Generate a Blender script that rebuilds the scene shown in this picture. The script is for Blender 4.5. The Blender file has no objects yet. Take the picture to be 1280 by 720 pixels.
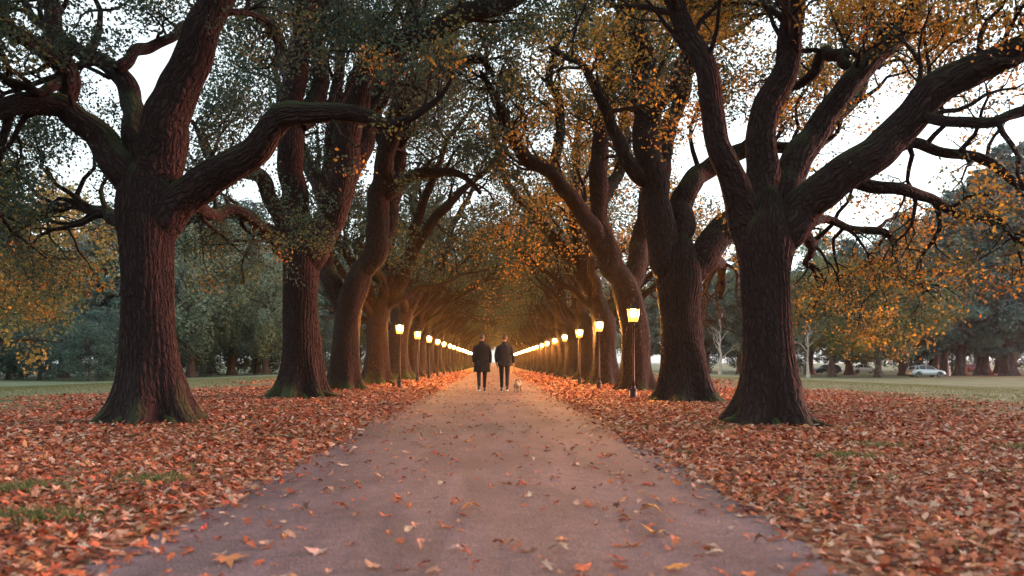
import bpy, math, random
import numpy as np
from mathutils import Vector

SC = bpy.context.scene
COL = SC.collection
R = math.radians
rng = np.random.default_rng(11)

# ------------------------------------------------------------------ frame of reference
F = 1000.0; VX = 618.0; VY = 452.0; H = 1.0      # focal length in photo pixels, vanishing point, eye height


def P(px, py, d):
    """a point seen at (px,py) of the 1280x720 photo and d metres away"""
    return np.array([(px - VX) / F * d, d, H + (VY - py) / F * d])


def terrain(x, y):
    t = np.clip((np.abs(x) - 9.0) / 33.0, 0, 1)
    t = t * t * (3 - 2 * t)
    return -0.95 * t


# ------------------------------------------------------------------ generic helpers
def link(o, parent=None):
    COL.objects.link(o)
    if parent is not None:
        o.parent = parent
    return o


def tag(o, label=None, cat=None, group=None, kind=None):
    if label: o['label'] = label
    if cat: o['category'] = cat
    if group: o['group'] = group
    if kind: o['kind'] = kind
    return o


def empty(name, loc, rz=0.0, scale=1.0):
    o = bpy.data.objects.new(name, None)
    o.empty_display_size = 0.3
    o.location = loc
    o.rotation_euler = (0, 0, rz)
    o.scale = (scale,) * 3
    return link(o)


def mesh_np(name, verts, faces_flat, sizes, mat, attrs=None, smooth=False):
    me = bpy.data.meshes.new(name)
    verts = np.asarray(verts, dtype=np.float32)
    sizes = np.asarray(sizes, dtype=np.int32)
    loops = np.asarray(faces_flat, dtype=np.int32)
    me.vertices.add(len(verts)); me.vertices.foreach_set('co', verts.ravel())
    me.loops.add(len(loops)); me.loops.foreach_set('vertex_index', loops)
    me.polygons.add(len(sizes))
    starts = np.concatenate([[0], np.cumsum(sizes)[:-1]]).astype(np.int32)
    me.polygons.foreach_set('loop_start', starts)
    me.polygons.foreach_set('use_smooth', np.full(len(sizes), smooth, dtype=bool))
    me.update(calc_edges=True)
    for nm, (typ, arr) in (attrs or {}).items():
        a = me.attributes.new(nm, typ, 'POINT')
        if typ == 'FLOAT_COLOR':
            c = np.ones((len(verts), 4), dtype=np.float32); c[:, :3] = arr
            a.data.foreach_set('color', c.ravel())
        elif typ == 'FLOAT_VECTOR':
            a.data.foreach_set('vector', np.asarray(arr, dtype=np.float32).ravel())
    if mat is not None:
        me.materials.append(mat)
    return me


def obj(name, me, parent=None):
    return link(bpy.data.objects.new(name, me), parent)


def fit(v):
    n = np.linalg.norm(v, axis=-1, keepdims=True)
    return v / np.maximum(n, 1e-9)


# ------------------------------------------------------------------ materials
def new_mat(name):
    m = bpy.data.materials.new(name); m.use_nodes = True
    nt = m.node_tree
    for n in list(nt.nodes): nt.nodes.remove(n)
    out = nt.nodes.new('ShaderNodeOutputMaterial')
    return m, nt, out


def N(nt, t, **kw):
    n = nt.nodes.new(t)
    for k, v in kw.items():
        if k in n.inputs.keys(): n.inputs[k].default_value = v
        else: setattr(n, k, v)
    return n


def simple(name, col, rough=0.6, metal=0.0, noise=0.15, scale=20.0, bump=0.0, spec=0.5):
    m, nt, out = new_mat(name)
    b = N(nt, 'ShaderNodeBsdfPrincipled'); b.inputs['Roughness'].default_value = rough
    b.inputs['Metallic'].default_value = metal
    b.inputs['Specular IOR Level'].default_value = spec
    tc = N(nt, 'ShaderNodeTexCoord')
    no = N(nt, 'ShaderNodeTexNoise'); no.inputs['Scale'].default_value = scale
    no.inputs['Detail'].default_value = 4
    nt.links.new(tc.outputs['Object'], no.inputs['Vector'])
    r = N(nt, 'ShaderNodeMapRange'); r.inputs['To Min'].default_value = 1 - noise; r.inputs['To Max'].default_value = 1 + noise
    nt.links.new(no.outputs['Fac'], r.inputs['Value'])
    mx = N(nt, 'ShaderNodeVectorMath', operation='SCALE'); mx.inputs[0].default_value = col[:3]
    nt.links.new(r.outputs[0], mx.inputs['Scale'])
    nt.links.new(mx.outputs[0], b.inputs['Base Color'])
    if bump:
        bp = N(nt, 'ShaderNodeBump'); bp.inputs['Strength'].default_value = bump; bp.inputs['Distance'].default_value = 0.01
        nt.links.new(no.outputs['Fac'], bp.inputs['Height']); nt.links.new(bp.outputs[0], b.inputs['Normal'])
    nt.links.new(b.outputs[0], out.inputs['Surface'])
    return m


def leaf_mat(name, rough=0.55, trans=0.35, gain=1.0):
    m, nt, out = new_mat(name)
    at = N(nt, 'ShaderNodeAttribute', attribute_name='col')
    b = N(nt, 'ShaderNodeBsdfPrincipled'); b.inputs['Roughness'].default_value = rough
    b.inputs['Specular IOR Level'].default_value = 0.25
    nt.links.new(at.outputs['Color'], b.inputs['Base Color'])
    if trans > 0:
        tr = N(nt, 'ShaderNodeBsdfTranslucent'); nt.links.new(at.outputs['Color'], tr.inputs['Color'])
        mx = N(nt, 'ShaderNodeMixShader'); mx.inputs[0].default_value = trans
        nt.links.new(b.outputs[0], mx.inputs[1]); nt.links.new(tr.outputs[0], mx.inputs[2])
        nt.links.new(mx.outputs[0], out.inputs['Surface'])
    else:
        nt.links.new(b.outputs[0], out.inputs['Surface'])
    return m


def bark_mat(name, dark, light, moss=0.55, fscale=1.0):
    m, nt, out = new_mat(name)
    L = nt.links.new
    at = N(nt, 'ShaderNodeAttribute', attribute_name='bark')
    mp = N(nt, 'ShaderNodeMapping'); mp.inputs['Scale'].default_value = (15 * fscale, 15 * fscale, 2.2 * fscale)
    L(at.outputs['Vector'], mp.inputs['Vector'])
    n1 = N(nt, 'ShaderNodeTexNoise'); n1.inputs['Scale'].default_value = 1.0; n1.inputs['Detail'].default_value = 5
    n1.inputs['Distortion'].default_value = 0.6
    L(mp.outputs[0], n1.inputs['Vector'])
    v1 = N(nt, 'ShaderNodeTexVoronoi', feature='DISTANCE_TO_EDGE'); v1.inputs['Scale'].default_value = 1.1
    mp2 = N(nt, 'ShaderNodeMapping'); mp2.inputs['Scale'].default_value = (19 * fscale, 19 * fscale, 3.6 * fscale)
    nd = N(nt, 'ShaderNodeVectorMath', operation='ADD')
    nsm = N(nt, 'ShaderNodeTexNoise'); nsm.inputs['Scale'].default_value = 5; L(at.outputs['Vector'], nsm.inputs['Vector'])
    sc = N(nt, 'ShaderNodeVectorMath', operation='SCALE'); sc.inputs['Scale'].default_value = 0.12
    L(nsm.outputs['Color'], sc.inputs[0]); L(at.outputs['Vector'], nd.inputs[0]); L(sc.outputs[0], nd.inputs[1])
    L(nd.outputs[0], mp2.inputs['Vector']); L(mp2.outputs[0], v1.inputs['Vector'])
    vr = N(nt, 'ShaderNodeMapRange'); vr.inputs['From Max'].default_value = 0.28
    L(v1.outputs['Distance'], vr.inputs['Value'])
    add = N(nt, 'ShaderNodeMath', operation='ADD'); L(vr.outputs[0], add.inputs[0]); L(n1.outputs['Fac'], add.inputs[1])
    nb = N(nt, 'ShaderNodeTexNoise'); nb.inputs['Scale'].default_value = 1.3; nb.inputs['Detail'].default_value = 6
    L(at.outputs['Vector'], nb.inputs['Vector'])
    cr = N(nt, 'ShaderNodeMixRGB'); cr.inputs[1].default_value = (*dark, 1); cr.inputs[2].default_value = (*light, 1)
    mr = N(nt, 'ShaderNodeMapRange'); mr.inputs['From Min'].default_value = 0.45; mr.inputs['From Max'].default_value = 1.6
    L(add.outputs[0], mr.inputs['Value']); L(mr.outputs[0], cr.inputs[0])
    # moss on the upper side of limbs
    geo = N(nt, 'ShaderNodeNewGeometry'); sp = N(nt, 'ShaderNodeSeparateXYZ'); L(geo.outputs['Normal'], sp.inputs[0])
    mz = N(nt, 'ShaderNodeMath', operation='MULTIPLY_ADD'); L(sp.outputs['Z'], mz.inputs[0]); mz.inputs[1].default_value = 0.6; mz.inputs[2].default_value = -0.1
    ma = N(nt, 'ShaderNodeMath', operation='ADD'); L(mz.outputs[0], ma.inputs[0]); L(nb.outputs['Fac'], ma.inputs[1])
    ms = N(nt, 'ShaderNodeMapRange'); ms.inputs['From Min'].default_value = 0.62; ms.inputs['From Max'].default_value = 0.95; ms.inputs['To Max'].default_value = moss
    L(ma.outputs[0], ms.inputs['Value'])
    cm = N(nt, 'ShaderNodeMixRGB'); cm.inputs[2].default_value = (0.045, 0.075, 0.022, 1)
    L(ms.outputs[0], cm.inputs[0]); L(cr.outputs[0], cm.inputs[1])
    b = N(nt, 'ShaderNodeBsdfPrincipled'); b.inputs['Roughness'].default_value = 0.9; b.inputs['Specular IOR Level'].default_value = 0.15
    L(cm.outputs[0], b.inputs['Base Color'])
    bp = N(nt, 'ShaderNodeBump'); bp.inputs['Strength'].default_value = 1.0; bp.inputs['Distance'].default_value = 0.030
    L(add.outputs[0], bp.inputs['Height']); L(bp.outputs[0], b.inputs['Normal'])
    L(b.outputs[0], out.inputs['Surface'])
    return m


M_BARK = bark_mat('oak_bark', (0.011, 0.0068, 0.0068), (0.027, 0.0155, 0.0145))
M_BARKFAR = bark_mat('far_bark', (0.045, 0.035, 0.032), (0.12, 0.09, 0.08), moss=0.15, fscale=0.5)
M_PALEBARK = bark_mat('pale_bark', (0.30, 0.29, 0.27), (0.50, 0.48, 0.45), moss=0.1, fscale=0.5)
M_LEAF = leaf_mat('oak_leaf', trans=0.50)
M_LEAFBG = leaf_mat('background_leaf', trans=0.3)
M_LITTER = leaf_mat('fallen_leaf', rough=0.7, trans=0.06)
M_GRASS = leaf_mat('grass_blade', rough=0.6, trans=0.25)

# ------------------------------------------------------------------ tubes (wood)
def catmull(pts, step):
    pts = np.asarray(pts, float)
    if len(pts) == 2:
        n = max(2, int(np.linalg.norm(pts[1, :3] - pts[0, :3]) / step) + 1)
        t = np.linspace(0, 1, n)[:, None]
        return pts[0] * (1 - t) + pts[1] * t
    q = np.vstack([2 * pts[0] - pts[1], pts, 2 * pts[-1] - pts[-2]])
    out = []
    for i in range(1, len(q) - 2):
        p0, p1, p2, p3 = q[i - 1], q[i], q[i + 1], q[i + 2]
        n = max(2, int(np.linalg.norm(p2[:3] - p1[:3]) / step))
        t = np.linspace(0, 1, n, endpoint=False)[:, None]
        out.append(0.5 * ((2 * p1) + (-p0 + p2) * t + (2 * p0 - 5 * p1 + 4 * p2 - p3) * t ** 2 + (-p0 + 3 * p1 - 3 * p2 + p3) * t ** 3))
    out.append(q[-2][None])
    r = np.vstack(out)
    r[:, 3] = np.maximum(r[:, 3], min(pts[:, 3]) * 0.8)
    return r


class Wood:
    def __init__(self):
        self.v = []; self.f = []; self.b = []; self.n = 0

    def tube(self, path, k=10, mod=None, ridges=0, seed=0.0):
        """path: (n,4) centre + radius; closed at the far end"""
        c = path[:, :3]; r = path[:, 3]
        n = len(c)
        tan = fit(np.gradient(c, axis=0))
        ref = np.array([1.0, 0, 0]) if abs(tan[0][0]) < 0.8 else np.array([0, 1.0, 0])
        u = fit(np.cross(tan[0], ref)); U = np.zeros((n, 3)); U[0] = u
        for i in range(1, n):
            u = u - tan[i] * np.dot(u, tan[i]); u = u / max(np.linalg.norm(u), 1e-9); U[i] = u
        V = np.cross(tan, U)
        th = np.linspace(0, 2 * math.pi, k, endpoint=False)
        s = np.concatenate([[0], np.cumsum(np.linalg.norm(np.diff(c, axis=0), axis=1))])
        TH, S = np.meshgrid(th, s)
        RR = np.repeat(r[:, None], k, 1)
        lump = 0.975 + 0.03 * np.sin(2 * TH + S * 1.7 + seed) + 0.025 * np.sin(3 * TH - S * 3.1 + seed * 2) + 0.02 * np.sin(5 * TH + 2.0 * S + seed * 3)
        RR = RR * lump
        if mod is not None:
            RR = RR * mod(TH, S)
        if ridges:
            r0 = float(r[len(r) // 3])
            kk = max(8, int(2 * math.pi * r0 / 0.085))
            ph = kk * TH + 1.5 * np.sin(S * 2.3 + 3 * np.sin(TH * 2) + seed) + 1.1 * np.sin(S * 5.7 + 5 * TH + seed)
            w = np.abs(np.sin(ph * 0.5)) ** 0.7
            RR = RR + ridges * (w - 0.5) * np.minimum(1, RR / 0.2)
        vx = c[:, None, :] + RR[..., None] * (np.cos(TH)[..., None] * U[:, None, :] + np.sin(TH)[..., None] * V[:, None, :])
        rm = float(np.mean(r))
        # ring coordinate shrinks slowly with the limb so the furrows keep their size
        bk = np.stack([np.cos(TH) * rm + seed, np.sin(TH) * rm, S + seed * 3.1], -1)
        base = self.n
        self.v.append(vx.reshape(-1, 3)); self.b.append(bk.reshape(-1, 3))
        i = np.arange(n - 1)[:, None] * k; j = np.arange(k)[None, :]; j2 = (j + 1) % k
        q = np.stack([i + j, i + j2, i + k + j2, i + k + j], -1).reshape(-1, 4) + base
        self.f.append(q)
        self.n += n * k
        # tip
        self.v.append((c[-1] + tan[-1] * r[-1])[None]); self.b.append(bk[-1, 0][None])
        tip = self.n; self.n += 1
        a = (n - 1) * k + base
        jj = np.arange(k)
        self.f.append(np.stack([a + jj, a + (jj + 1) % k, np.full(k, tip), np.full(k, tip)], -1))

    def mesh(self, name, mat):
        q = np.vstack(self.f)
        tri = q[:, 2] == q[:, 3]
        sizes = np.where(tri, 3, 4)
        keep = np.ones(q.shape, bool); keep[tri, 3] = False
        return mesh_np(name, np.vstack(self.v), q[keep], sizes, mat, {'bark': ('FLOAT_VECTOR', np.vstack(self.b))}, smooth=True)


def gnarl(path, amp, r):
    """smooth wobble added to a centre line"""
    n = len(path); s = np.linspace(0, 1, n)
    w = np.zeros((n, 3))
    for k, a in ((2, 1.0), (4.3, 0.6), (8.1, 0.3)):
        ph = r.uniform(0, 6.28, 3)
        w += a * np.sin(s[:, None] * k * 3.14 + ph) - a * np.sin(ph)
    env = np.minimum(1, s * 4)[:, None]
    out = path.copy(); out[:, :3] += w * env * amp
    return out


def branch_path(start, direc, length, r0, r, up=0.12, wander=0.35, nseg=7, droop=0.0):
    d = fit(np.asarray(direc, float)); p = np.asarray(start, float).copy()
    pts = [[*p, r0]]
    for i in range(nseg):
        d = fit(d + r.normal(0, wander, 3) + np.array([0, 0, up - droop * (i / nseg)]))
        p = p + d * length / nseg
        pts.append([*p, r0 * (1 - 0.82 * (i + 1) / nseg)])
    return np.array(pts)


def grow(parent, level, maxlevel, r, twigs, anchors, dens=1.0, lenk=1.0, up=0.1, ymax=99, t0=0.3, first_len=None, sides=(8, 6, 4)):
    """children along a parent path; leaf anchors on the last level"""
    seg = np.linalg.norm(np.diff(parent[:, :3], axis=0), axis=1)
    s = np.concatenate([[0], np.cumsum(seg)]); L = s[-1]
    n = max(2, int(L * dens * (1.5, 2.4, 3.2)[min(level, 2)]))
    for j in range(n):
        t = t0 + (1 - t0) * (j + r.uniform(0.1, 0.9)) / n
        if j == n - 1: t = 0.99
        i = min(int(np.searchsorted(s, t * L)), len(parent) - 2); i = max(i, 1)
        p = parent[i, :3]; rr = parent[i, 3]
        tan = fit(parent[i + 1, :3] - parent[i - 1, :3]) if i + 1 < len(parent) else fit(parent[i, :3] - parent[i - 1, :3])
        q = r.normal(0, 1, 3); q -= tan * np.dot(q, tan); q = fit(q)
        d = fit(tan * r.uniform(0.35, 0.9) + q + np.array([0, 0, r.uniform(-0.05, 0.45)]))
        base_len = (2.6, 1.25, 0.6)[min(level, 2)] * lenk
        length = base_len * r.uniform(0.65, 1.25) * (1.1 - 0.35 * t)
        if first_len and level == 0: length = first_len * r.uniform(0.7, 1.2)
        cr = max(0.006, min(rr * 0.6, length * (0.028, 0.022, 0.014)[min(level, 2)]))
        bp = branch_path(p, d, length, cr, r, up=up, wander=(0.30, 0.36, 0.4)[min(level, 2)], nseg=(8, 6, 4)[min(level, 2)], droop=0.1)
        if bp[0, 2] > ymax: continue
        twigs.append((bp, sides[min(level, 2)]))
        if level + 1 < maxlevel:
            grow(bp, level + 1, maxlevel, r, twigs, anchors, dens, lenk, up, ymax, 0.25, sides=sides)
        else:
            anchors.append(bp[1:, :3])


def leaf_cloud(pos, size, col, r, outward=None, width=0.34, bias=(0, 0, 0.5), fold=0.12, mat=None, name='crown'):
    n = len(pos)
    nrm = r.normal(0, 1, (n, 3)) + np.array(bias)
    if outward is not None: nrm = nrm * 0.75 + outward * 1.6
    nrm = fit(nrm)
    t = r.normal(0, 1, (n, 3)); t -= nrm * np.sum(t * nrm, 1, keepdims=True); t = fit(t)
    b = np.cross(nrm, t)
    s = size[:, None]
    f = s * fold
    v = np.stack([pos - t * s * 0.5, pos + b * s * width + nrm * f - t * s * 0.05, pos + t * s * 0.5, pos - b * s * width + nrm * f + t * s * 0.05], 1).reshape(-1, 3)
    i = np.arange(n)[:, None] * 4
    fc = np.concatenate([i + np.array([[0, 1, 2]]), i + np.array([[0, 2, 3]])], 1).reshape(-1)
    c = np.repeat(col, 4, 0)
    return mesh_np(name, v, fc, np.full(2 * n, 3), mat or M_LEAF, {'col': ('FLOAT_COLOR', c)})


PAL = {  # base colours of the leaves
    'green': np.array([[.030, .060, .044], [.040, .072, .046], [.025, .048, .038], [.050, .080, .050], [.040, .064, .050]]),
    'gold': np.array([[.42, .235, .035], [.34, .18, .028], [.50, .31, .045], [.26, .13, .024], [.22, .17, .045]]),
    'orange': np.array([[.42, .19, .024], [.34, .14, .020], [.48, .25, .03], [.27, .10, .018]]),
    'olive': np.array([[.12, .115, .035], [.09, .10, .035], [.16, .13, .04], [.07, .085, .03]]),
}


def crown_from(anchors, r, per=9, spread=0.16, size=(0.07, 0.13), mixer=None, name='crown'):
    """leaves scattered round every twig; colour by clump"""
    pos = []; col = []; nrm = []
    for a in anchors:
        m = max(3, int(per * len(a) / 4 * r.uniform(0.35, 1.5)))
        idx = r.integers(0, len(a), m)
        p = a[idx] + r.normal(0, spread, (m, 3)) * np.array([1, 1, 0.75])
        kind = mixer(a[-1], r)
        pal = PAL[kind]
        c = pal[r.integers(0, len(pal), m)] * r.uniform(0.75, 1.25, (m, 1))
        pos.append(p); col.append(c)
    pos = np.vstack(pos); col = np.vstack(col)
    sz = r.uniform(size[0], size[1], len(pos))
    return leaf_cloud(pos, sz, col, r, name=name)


def trunk_mod(lobes, amp, hgt, seed):
    def f(TH, S):
        e = np.exp(-S / hgt)
        e2 = np.exp(-S / (hgt * 2.4))
        lob = 0.5 + 0.5 * np.cos(lobes * TH + seed + 0.6 * np.sin(TH + seed))
        lob2 = 0.5 + 0.5 * np.cos((lobes + 3) * TH - seed * 2)
        return 1 + amp * e * (0.45 + 0.75 * lob ** 1.5 + 0.25 * lob2) + 0.10 * e2 * lob
    return f


def build_oak(name, trunk, limbs, r, label=None, group=None, mixer=None, d0=13.0, near=True, dens=1.0, per=9,
              size=(0.07, 0.13), zmax=99, lobes=6, base=None, spread=0.16, maxlevel=3, clear_to=0.0, sprout_t=0.35, spread_limbs=True):
    """trunk / limbs: lists of (x,y,z,r) world points"""
    base = np.asarray(base if base is not None else trunk[0][:3], float).copy()
    off = base.copy()
    root = empty(name, tuple(base))
    if label: tag(root, label, 'tree', group)
    W = Wood()
    tr = np.array(trunk, float); tr[:, :3] -= off
    tr[0, 2] -= 0.12
    if clear_to < 4: tr[:, 3] *= .86 if near and D < 15 else .93
    tr[-1, 3] *= 0.45; tr[-2, 3] *= 0.9
    tp = catmull(tr, 0.04 if near else 0.15)
    W.tube(tp, 220 if near else 48, mod=trunk_mod(lobes, 1.15, 0.34, r.uniform(0, 6)), ridges=0.020 if near else 0.016, seed=r.uniform(0, 9))
    rb = tr[0, 3]
    for q in range(lobes + 3):       # surface roots running out of the flare
        a = 6.283 * q / (lobes + 3) + r.uniform(-.25, .25); L_ = r.uniform(.9, 1.5) * (rb / .45)
        w0 = rb * r.uniform(.22, .36)
        rp = []
        for t in np.linspace(0, 1, 6):
            ra = rb * .75 + L_ * t * .8; aa = a + .25 * math.sin(t * 3 + q) * t
            rp.append([tr[0, 0] + ra * math.cos(aa), tr[0, 1] + ra * math.sin(aa), .20 * (1 - t) ** 2.2 - .03 - w0 * .25 * (1 - t) - .05 * t, w0 * (1 - .75 * t)])
        W.tube(catmull(rp, .05 if near else .15), 36 if near else 12, ridges=.010, seed=r.uniform(0, 9))
    obj('trunk', W.mesh('trunk', M_BARK), root)
    twigs = []; anchors = []; thick = []
    for li, lb in enumerate(limbs):
        lp = np.array(lb[0] if isinstance(lb, tuple) else lb, float); lp[:, :3] -= off
        opt = lb[1] if isinstance(lb, tuple) else {}
        pth = catmull(lp, 0.06 if near else 0.15)
        # gentle kinks, collar at the foot
        pth = gnarl(pth, 0.06, r)
        nn_ = len(pth); ss = np.cumsum(np.r_[0, np.linalg.norm(np.diff(pth[:, :3], axis=0), axis=1)])
        f1, f2, f3 = r.uniform(1.6, 2.4), r.uniform(3.6, 5.2), r.uniform(7, 9)
        ph = r.uniform(0, 6.28, 9)
        for ax in range(3):       # small elbows every half metre or so
            pth[:, ax] += np.minimum(1, ss * 2) * (pth[:, 3] * .05 + .010) * (np.sin(ss * f2 + ph[ax]) + .4 * np.sin(ss * f3 + ph[ax + 3]))
        pth[:, 3] *= (0.85 if near and D < 15 else 0.93) * (1 + .035 * np.sin(ss * f1 + ph[6]) + .035 * np.abs(np.sin(ss * f2 * .7 + ph[7])) + .015 * np.sin(ss * f3 * 1.6 + ph[8]))
        nn = len(pth); s = np.linspace(0, 1, nn)
        pth[:, 3] *= (1 - 0.5 * np.exp(-s * 34)) * (1 + 0.10 * np.exp(-s * 9)) * (1 + 0.03 * np.sin(s * 23 + li))
        LW = Wood()
        big = lp[0, 3] > 0.12
        LW.tube(pth, (110 if big else 24) if near else (28 if big else 12), ridges=(0.016 if near else 0.012) if big else 0, seed=r.uniform(0, 9))
        obj('limb', LW.mesh('limb', M_BARK), root)
        sub = pth[::max(1, len(pth) // 24)]
        thick.append(sub[sub[:, 3] > 0.07])
        grow(sub, opt.get('lv', 0), maxlevel, r, twigs, anchors, dens * opt.get('dens', 1.0), opt.get('len', 1.0), up=opt.get('up', 0.10),
             ymax=zmax, t0=opt.get('t0', sprout_t))
    TW = Wood()
    for bp, k in twigs:
        TW.tube(bp, k, seed=r.uniform(0, 9))
    obj('twigs', TW.mesh('twigs', M_BARK), root)
    if anchors:
        # thin out: some twigs carry no leaves
        # the inner wood is bare: foliage sits on the outer twigs
        tk = np.vstack(thick + [tp[::10]])[:, :3]
        keep = [a for a in anchors if r.random() > 0.14 and np.min(np.sum((tk - a[-1]) ** 2, 1)) > r.uniform(.5, 1.15) ** 2 and a[-1][2] > clear_to + .12 * abs(a[-1][0])]
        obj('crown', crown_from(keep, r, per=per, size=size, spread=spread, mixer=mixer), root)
    return root


def px_path(pts, lean=0):
    """[(px, py, width_px, depth)] -> world centre + radius"""
    out = []
    for px, py, w, d in pts:
        out.append([*P(px, py, d), w / 2.0 / F * d])
    return np.array(out)


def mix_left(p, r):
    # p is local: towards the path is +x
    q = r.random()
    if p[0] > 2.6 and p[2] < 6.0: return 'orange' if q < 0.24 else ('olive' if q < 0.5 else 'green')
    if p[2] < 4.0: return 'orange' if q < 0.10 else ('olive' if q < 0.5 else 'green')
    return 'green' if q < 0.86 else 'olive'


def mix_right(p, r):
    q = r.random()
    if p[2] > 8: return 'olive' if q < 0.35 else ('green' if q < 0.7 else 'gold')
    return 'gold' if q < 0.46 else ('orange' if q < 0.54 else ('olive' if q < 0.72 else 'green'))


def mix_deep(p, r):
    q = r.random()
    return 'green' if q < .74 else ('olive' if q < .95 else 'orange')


GL = 'oaks of the left row of the avenue'
GR = 'oaks of the right row of the avenue'

# ================================================================== traced near oaks
r = np.random.default_rng(101)
D = 13.2
build_oak('oak_tree',
    px_path([(190, 528, 78, D), (189, 490, 84, D), (187, 450, 79, D), (184, 380, 74, D), (184, 310, 76, D), (186, 262, 86, D), (188, 225, 84, D), (196, 190, 66, D)]),
    [px_path([(190, 262, 56, D), (203, 180, 64, D), (222, 110, 60, D - .2), (248, 45, 50, D - .4), (275, -20, 44, D - .6), (300, -90, 34, D - .7), (315, -190, 22, D - .5), (330, -300, 9, D)]),
     px_path([(178, 262, 56, D), (160, 205, 46, D), (135, 172, 38, D + .1), (105, 150, 34, D), (78, 130, 34, D - .1), (30, 138, 30, D - .5), (-20, 148, 24, D - 1), (-90, 160, 16, D - 1.6), (-160, 150, 7, D - 2)]),
     px_path([(82, 132, 28, D - .1), (88, 92, 28, D), (72, 45, 24, D + .2), (58, -20, 20, D + .3), (30, -110, 12, D + .3), (20, -180, 6, D)]),
     px_path([(88, 100, 24, D), (50, 64, 24, D - .4), (18, 38, 22, D - .8), (3, -10, 18, D - 1.1), (-20, -80, 10, D - 1.2)]),
     (px_path([(84, 100, 16, D), (40, 104, 13, D - .6), (0, 84, 11, D - 1.1), (-50, 70, 6, D - 1.5)]), {'len': .8}),
     px_path([(178, 215, 44, D), (166, 140, 32, D + .5), (150, 96, 28, D + .8), (122, 74, 24, D + 1), (96, 58, 20, D + 1.2), (40, 20, 12, D + 1.6), (10, -40, 6, D + 2)]),
     (px_path([(146, 88, 18, D + .8), (178, 60, 15, D + 1.2), (215, 50, 12, D + 1.6), (240, 20, 7, D + 2)]), {'len': .7}),
     (px_path([(192, 318, 34, D), (206, 278, 50, D), (238, 240, 52, D - .2), (274, 210, 47, D - .5), (314, 184, 42, D - .8), (340, 152, 38, D - 1), (362, 138, 34, D - 1.1), (398, 137, 29, D - 1.15), (432, 133, 27, D - 1.2), (470, 139, 23, D - 1.2), (496, 150, 17, D - 1.3), (520, 146, 12, D - 1.5), (548, 126, 8, D - 1.7), (566, 96, 4, D - 1.9)]), {'t0': .55, 'len': .45, 'up': .35, 'dens': .7}),
     (px_path([(225, 250, 22, D), (265, 262, 18, D + 1.6), (300, 268, 14, D + 2.6), (330, 290, 9, D + 3.4), (345, 320, 4, D + 4)]), {'len': .8, 'up': 0, 't0': .2}),
     (px_path([(160, 300, 22, D), (138, 262, 18, D + 1.2), (100, 250, 14, D + 2.2), (50, 262, 10, D + 3.0), (10, 300, 5, D + 3.8)]), {'len': .9, 'up': 0, 't0': .2}),
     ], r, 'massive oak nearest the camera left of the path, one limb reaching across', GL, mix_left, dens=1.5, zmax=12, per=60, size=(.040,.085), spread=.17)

r = np.random.default_rng(102)
D = 12.8
build_oak('oak_tree',
    px_path([(962, 530, 72, D), (962, 490, 78, D), (960, 450, 73, D), (959, 390, 70, D), (957, 340, 72, D), (956, 300, 86, D), (958, 275, 84, D), (960, 240, 62, D)]),
    [px_path([(945, 318, 54, D), (927, 262, 46, D - .1), (905, 208, 35, D - .3), (888, 148, 32, D - .4), (874, 92, 30, D - .5), (855, 42, 28, D - .5), (840, -5, 26, D - .5), (825, -80, 20, D - .4), (790, -170, 14, D - .2), (770, -250, 6, D)]),
     px_path([(957, 300, 56, D), (955, 235, 48, D + .2), (954, 182, 42, D + .3), (964, 120, 38, D + .3), (980, 70, 35, D + .2), (990, 15, 32, D + .2), (992, -50, 28, D), (1010, -150, 18, D), (1015, -250, 8, D)]),
     px_path([(972, 305, 66, D), (1000, 262, 60, D - .1), (1035, 220, 55, D - .3), (1080, 180, 50, D - .5), (1122, 140, 46, D - .7), (1160, 108, 45, D - .9), (1204, 84, 44, D - 1.1), (1250, 60, 44, D - 1.3), (1310, 25, 34, D - 1.6), (1370, -40, 20, D - 1.8), (1430, -90, 8, D - 2)]),
     px_path([(975, 260, 50, D + .2), (1003, 180, 38, D + .7), (1040, 112, 34, D + .9), (1072, 74, 32, D + 1), (1105, 48, 30, D + 1.1), (1135, 15, 26, D + 1.2), (1165, -50, 18, D + 1.4), (1180, -130, 8, D + 1.5)]),
     (px_path([(1062, 84, 16, D + 1), (1030, 70, 18, D + 1.5), (1005, 90, 14, D + 1.9), (990, 110, 8, D + 2)]), {'len': .6}),
     (px_path([(1075, 200, 22, D - .4), (1130, 192, 17, D + .2), (1185, 190, 15, D + .4), (1235, 208, 13, D + .4), (1280, 235, 9, D + .2), (1330, 250, 4, D)]), {'up': 0.0, 't0': .25, 'len': .75, 'dens': .95}),
     (px_path([(1095, 168, 20, D - .5), (1160, 150, 16, D - .9), (1220, 146, 15, D - 1.2), (1262, 140, 13, D - 1.4), (1310, 120, 8, D - 1.6)]), {'up': 0.05, 't0': .2, 'len': .7, 'dens': .9}),
     (px_path([(1045, 222, 20, D - .3), (1120, 236, 16, D - .1), (1180, 246, 14, D), (1240, 272, 10, D - .2), (1285, 305, 5, D - .3)]), {'up': -0.08, 't0': .25, 'len': .7, 'dens': .95}),
     (px_path([(985, 305, 18, D), (1030, 270, 13, D + .8), (1062, 278, 11, D + 1.1), (1100, 290, 10, D + 1.3), (1112, 322, 8, D + 1.4), (1132, 348, 6, D + 1.5), (1172, 368, 3, D + 1.7)]), {'up': -0.10, 't0': .3, 'len': .6, 'dens': 1.0}),
     (px_path([(990, 290, 18, D), (1010, 300, 13, D + 1.6), (1005, 320, 9, D + 2.6), (1022, 350, 4, D + 3.2)]), {'up': -0.05, 't0': .3, 'len': .7}),
     ], r, 'massive oak nearest the camera right of the path, forking into thick limbs', GR, mix_right, dens=1.5, zmax=12, lobes=5, per=56, size=(.040,.085), spread=.17)

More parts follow.
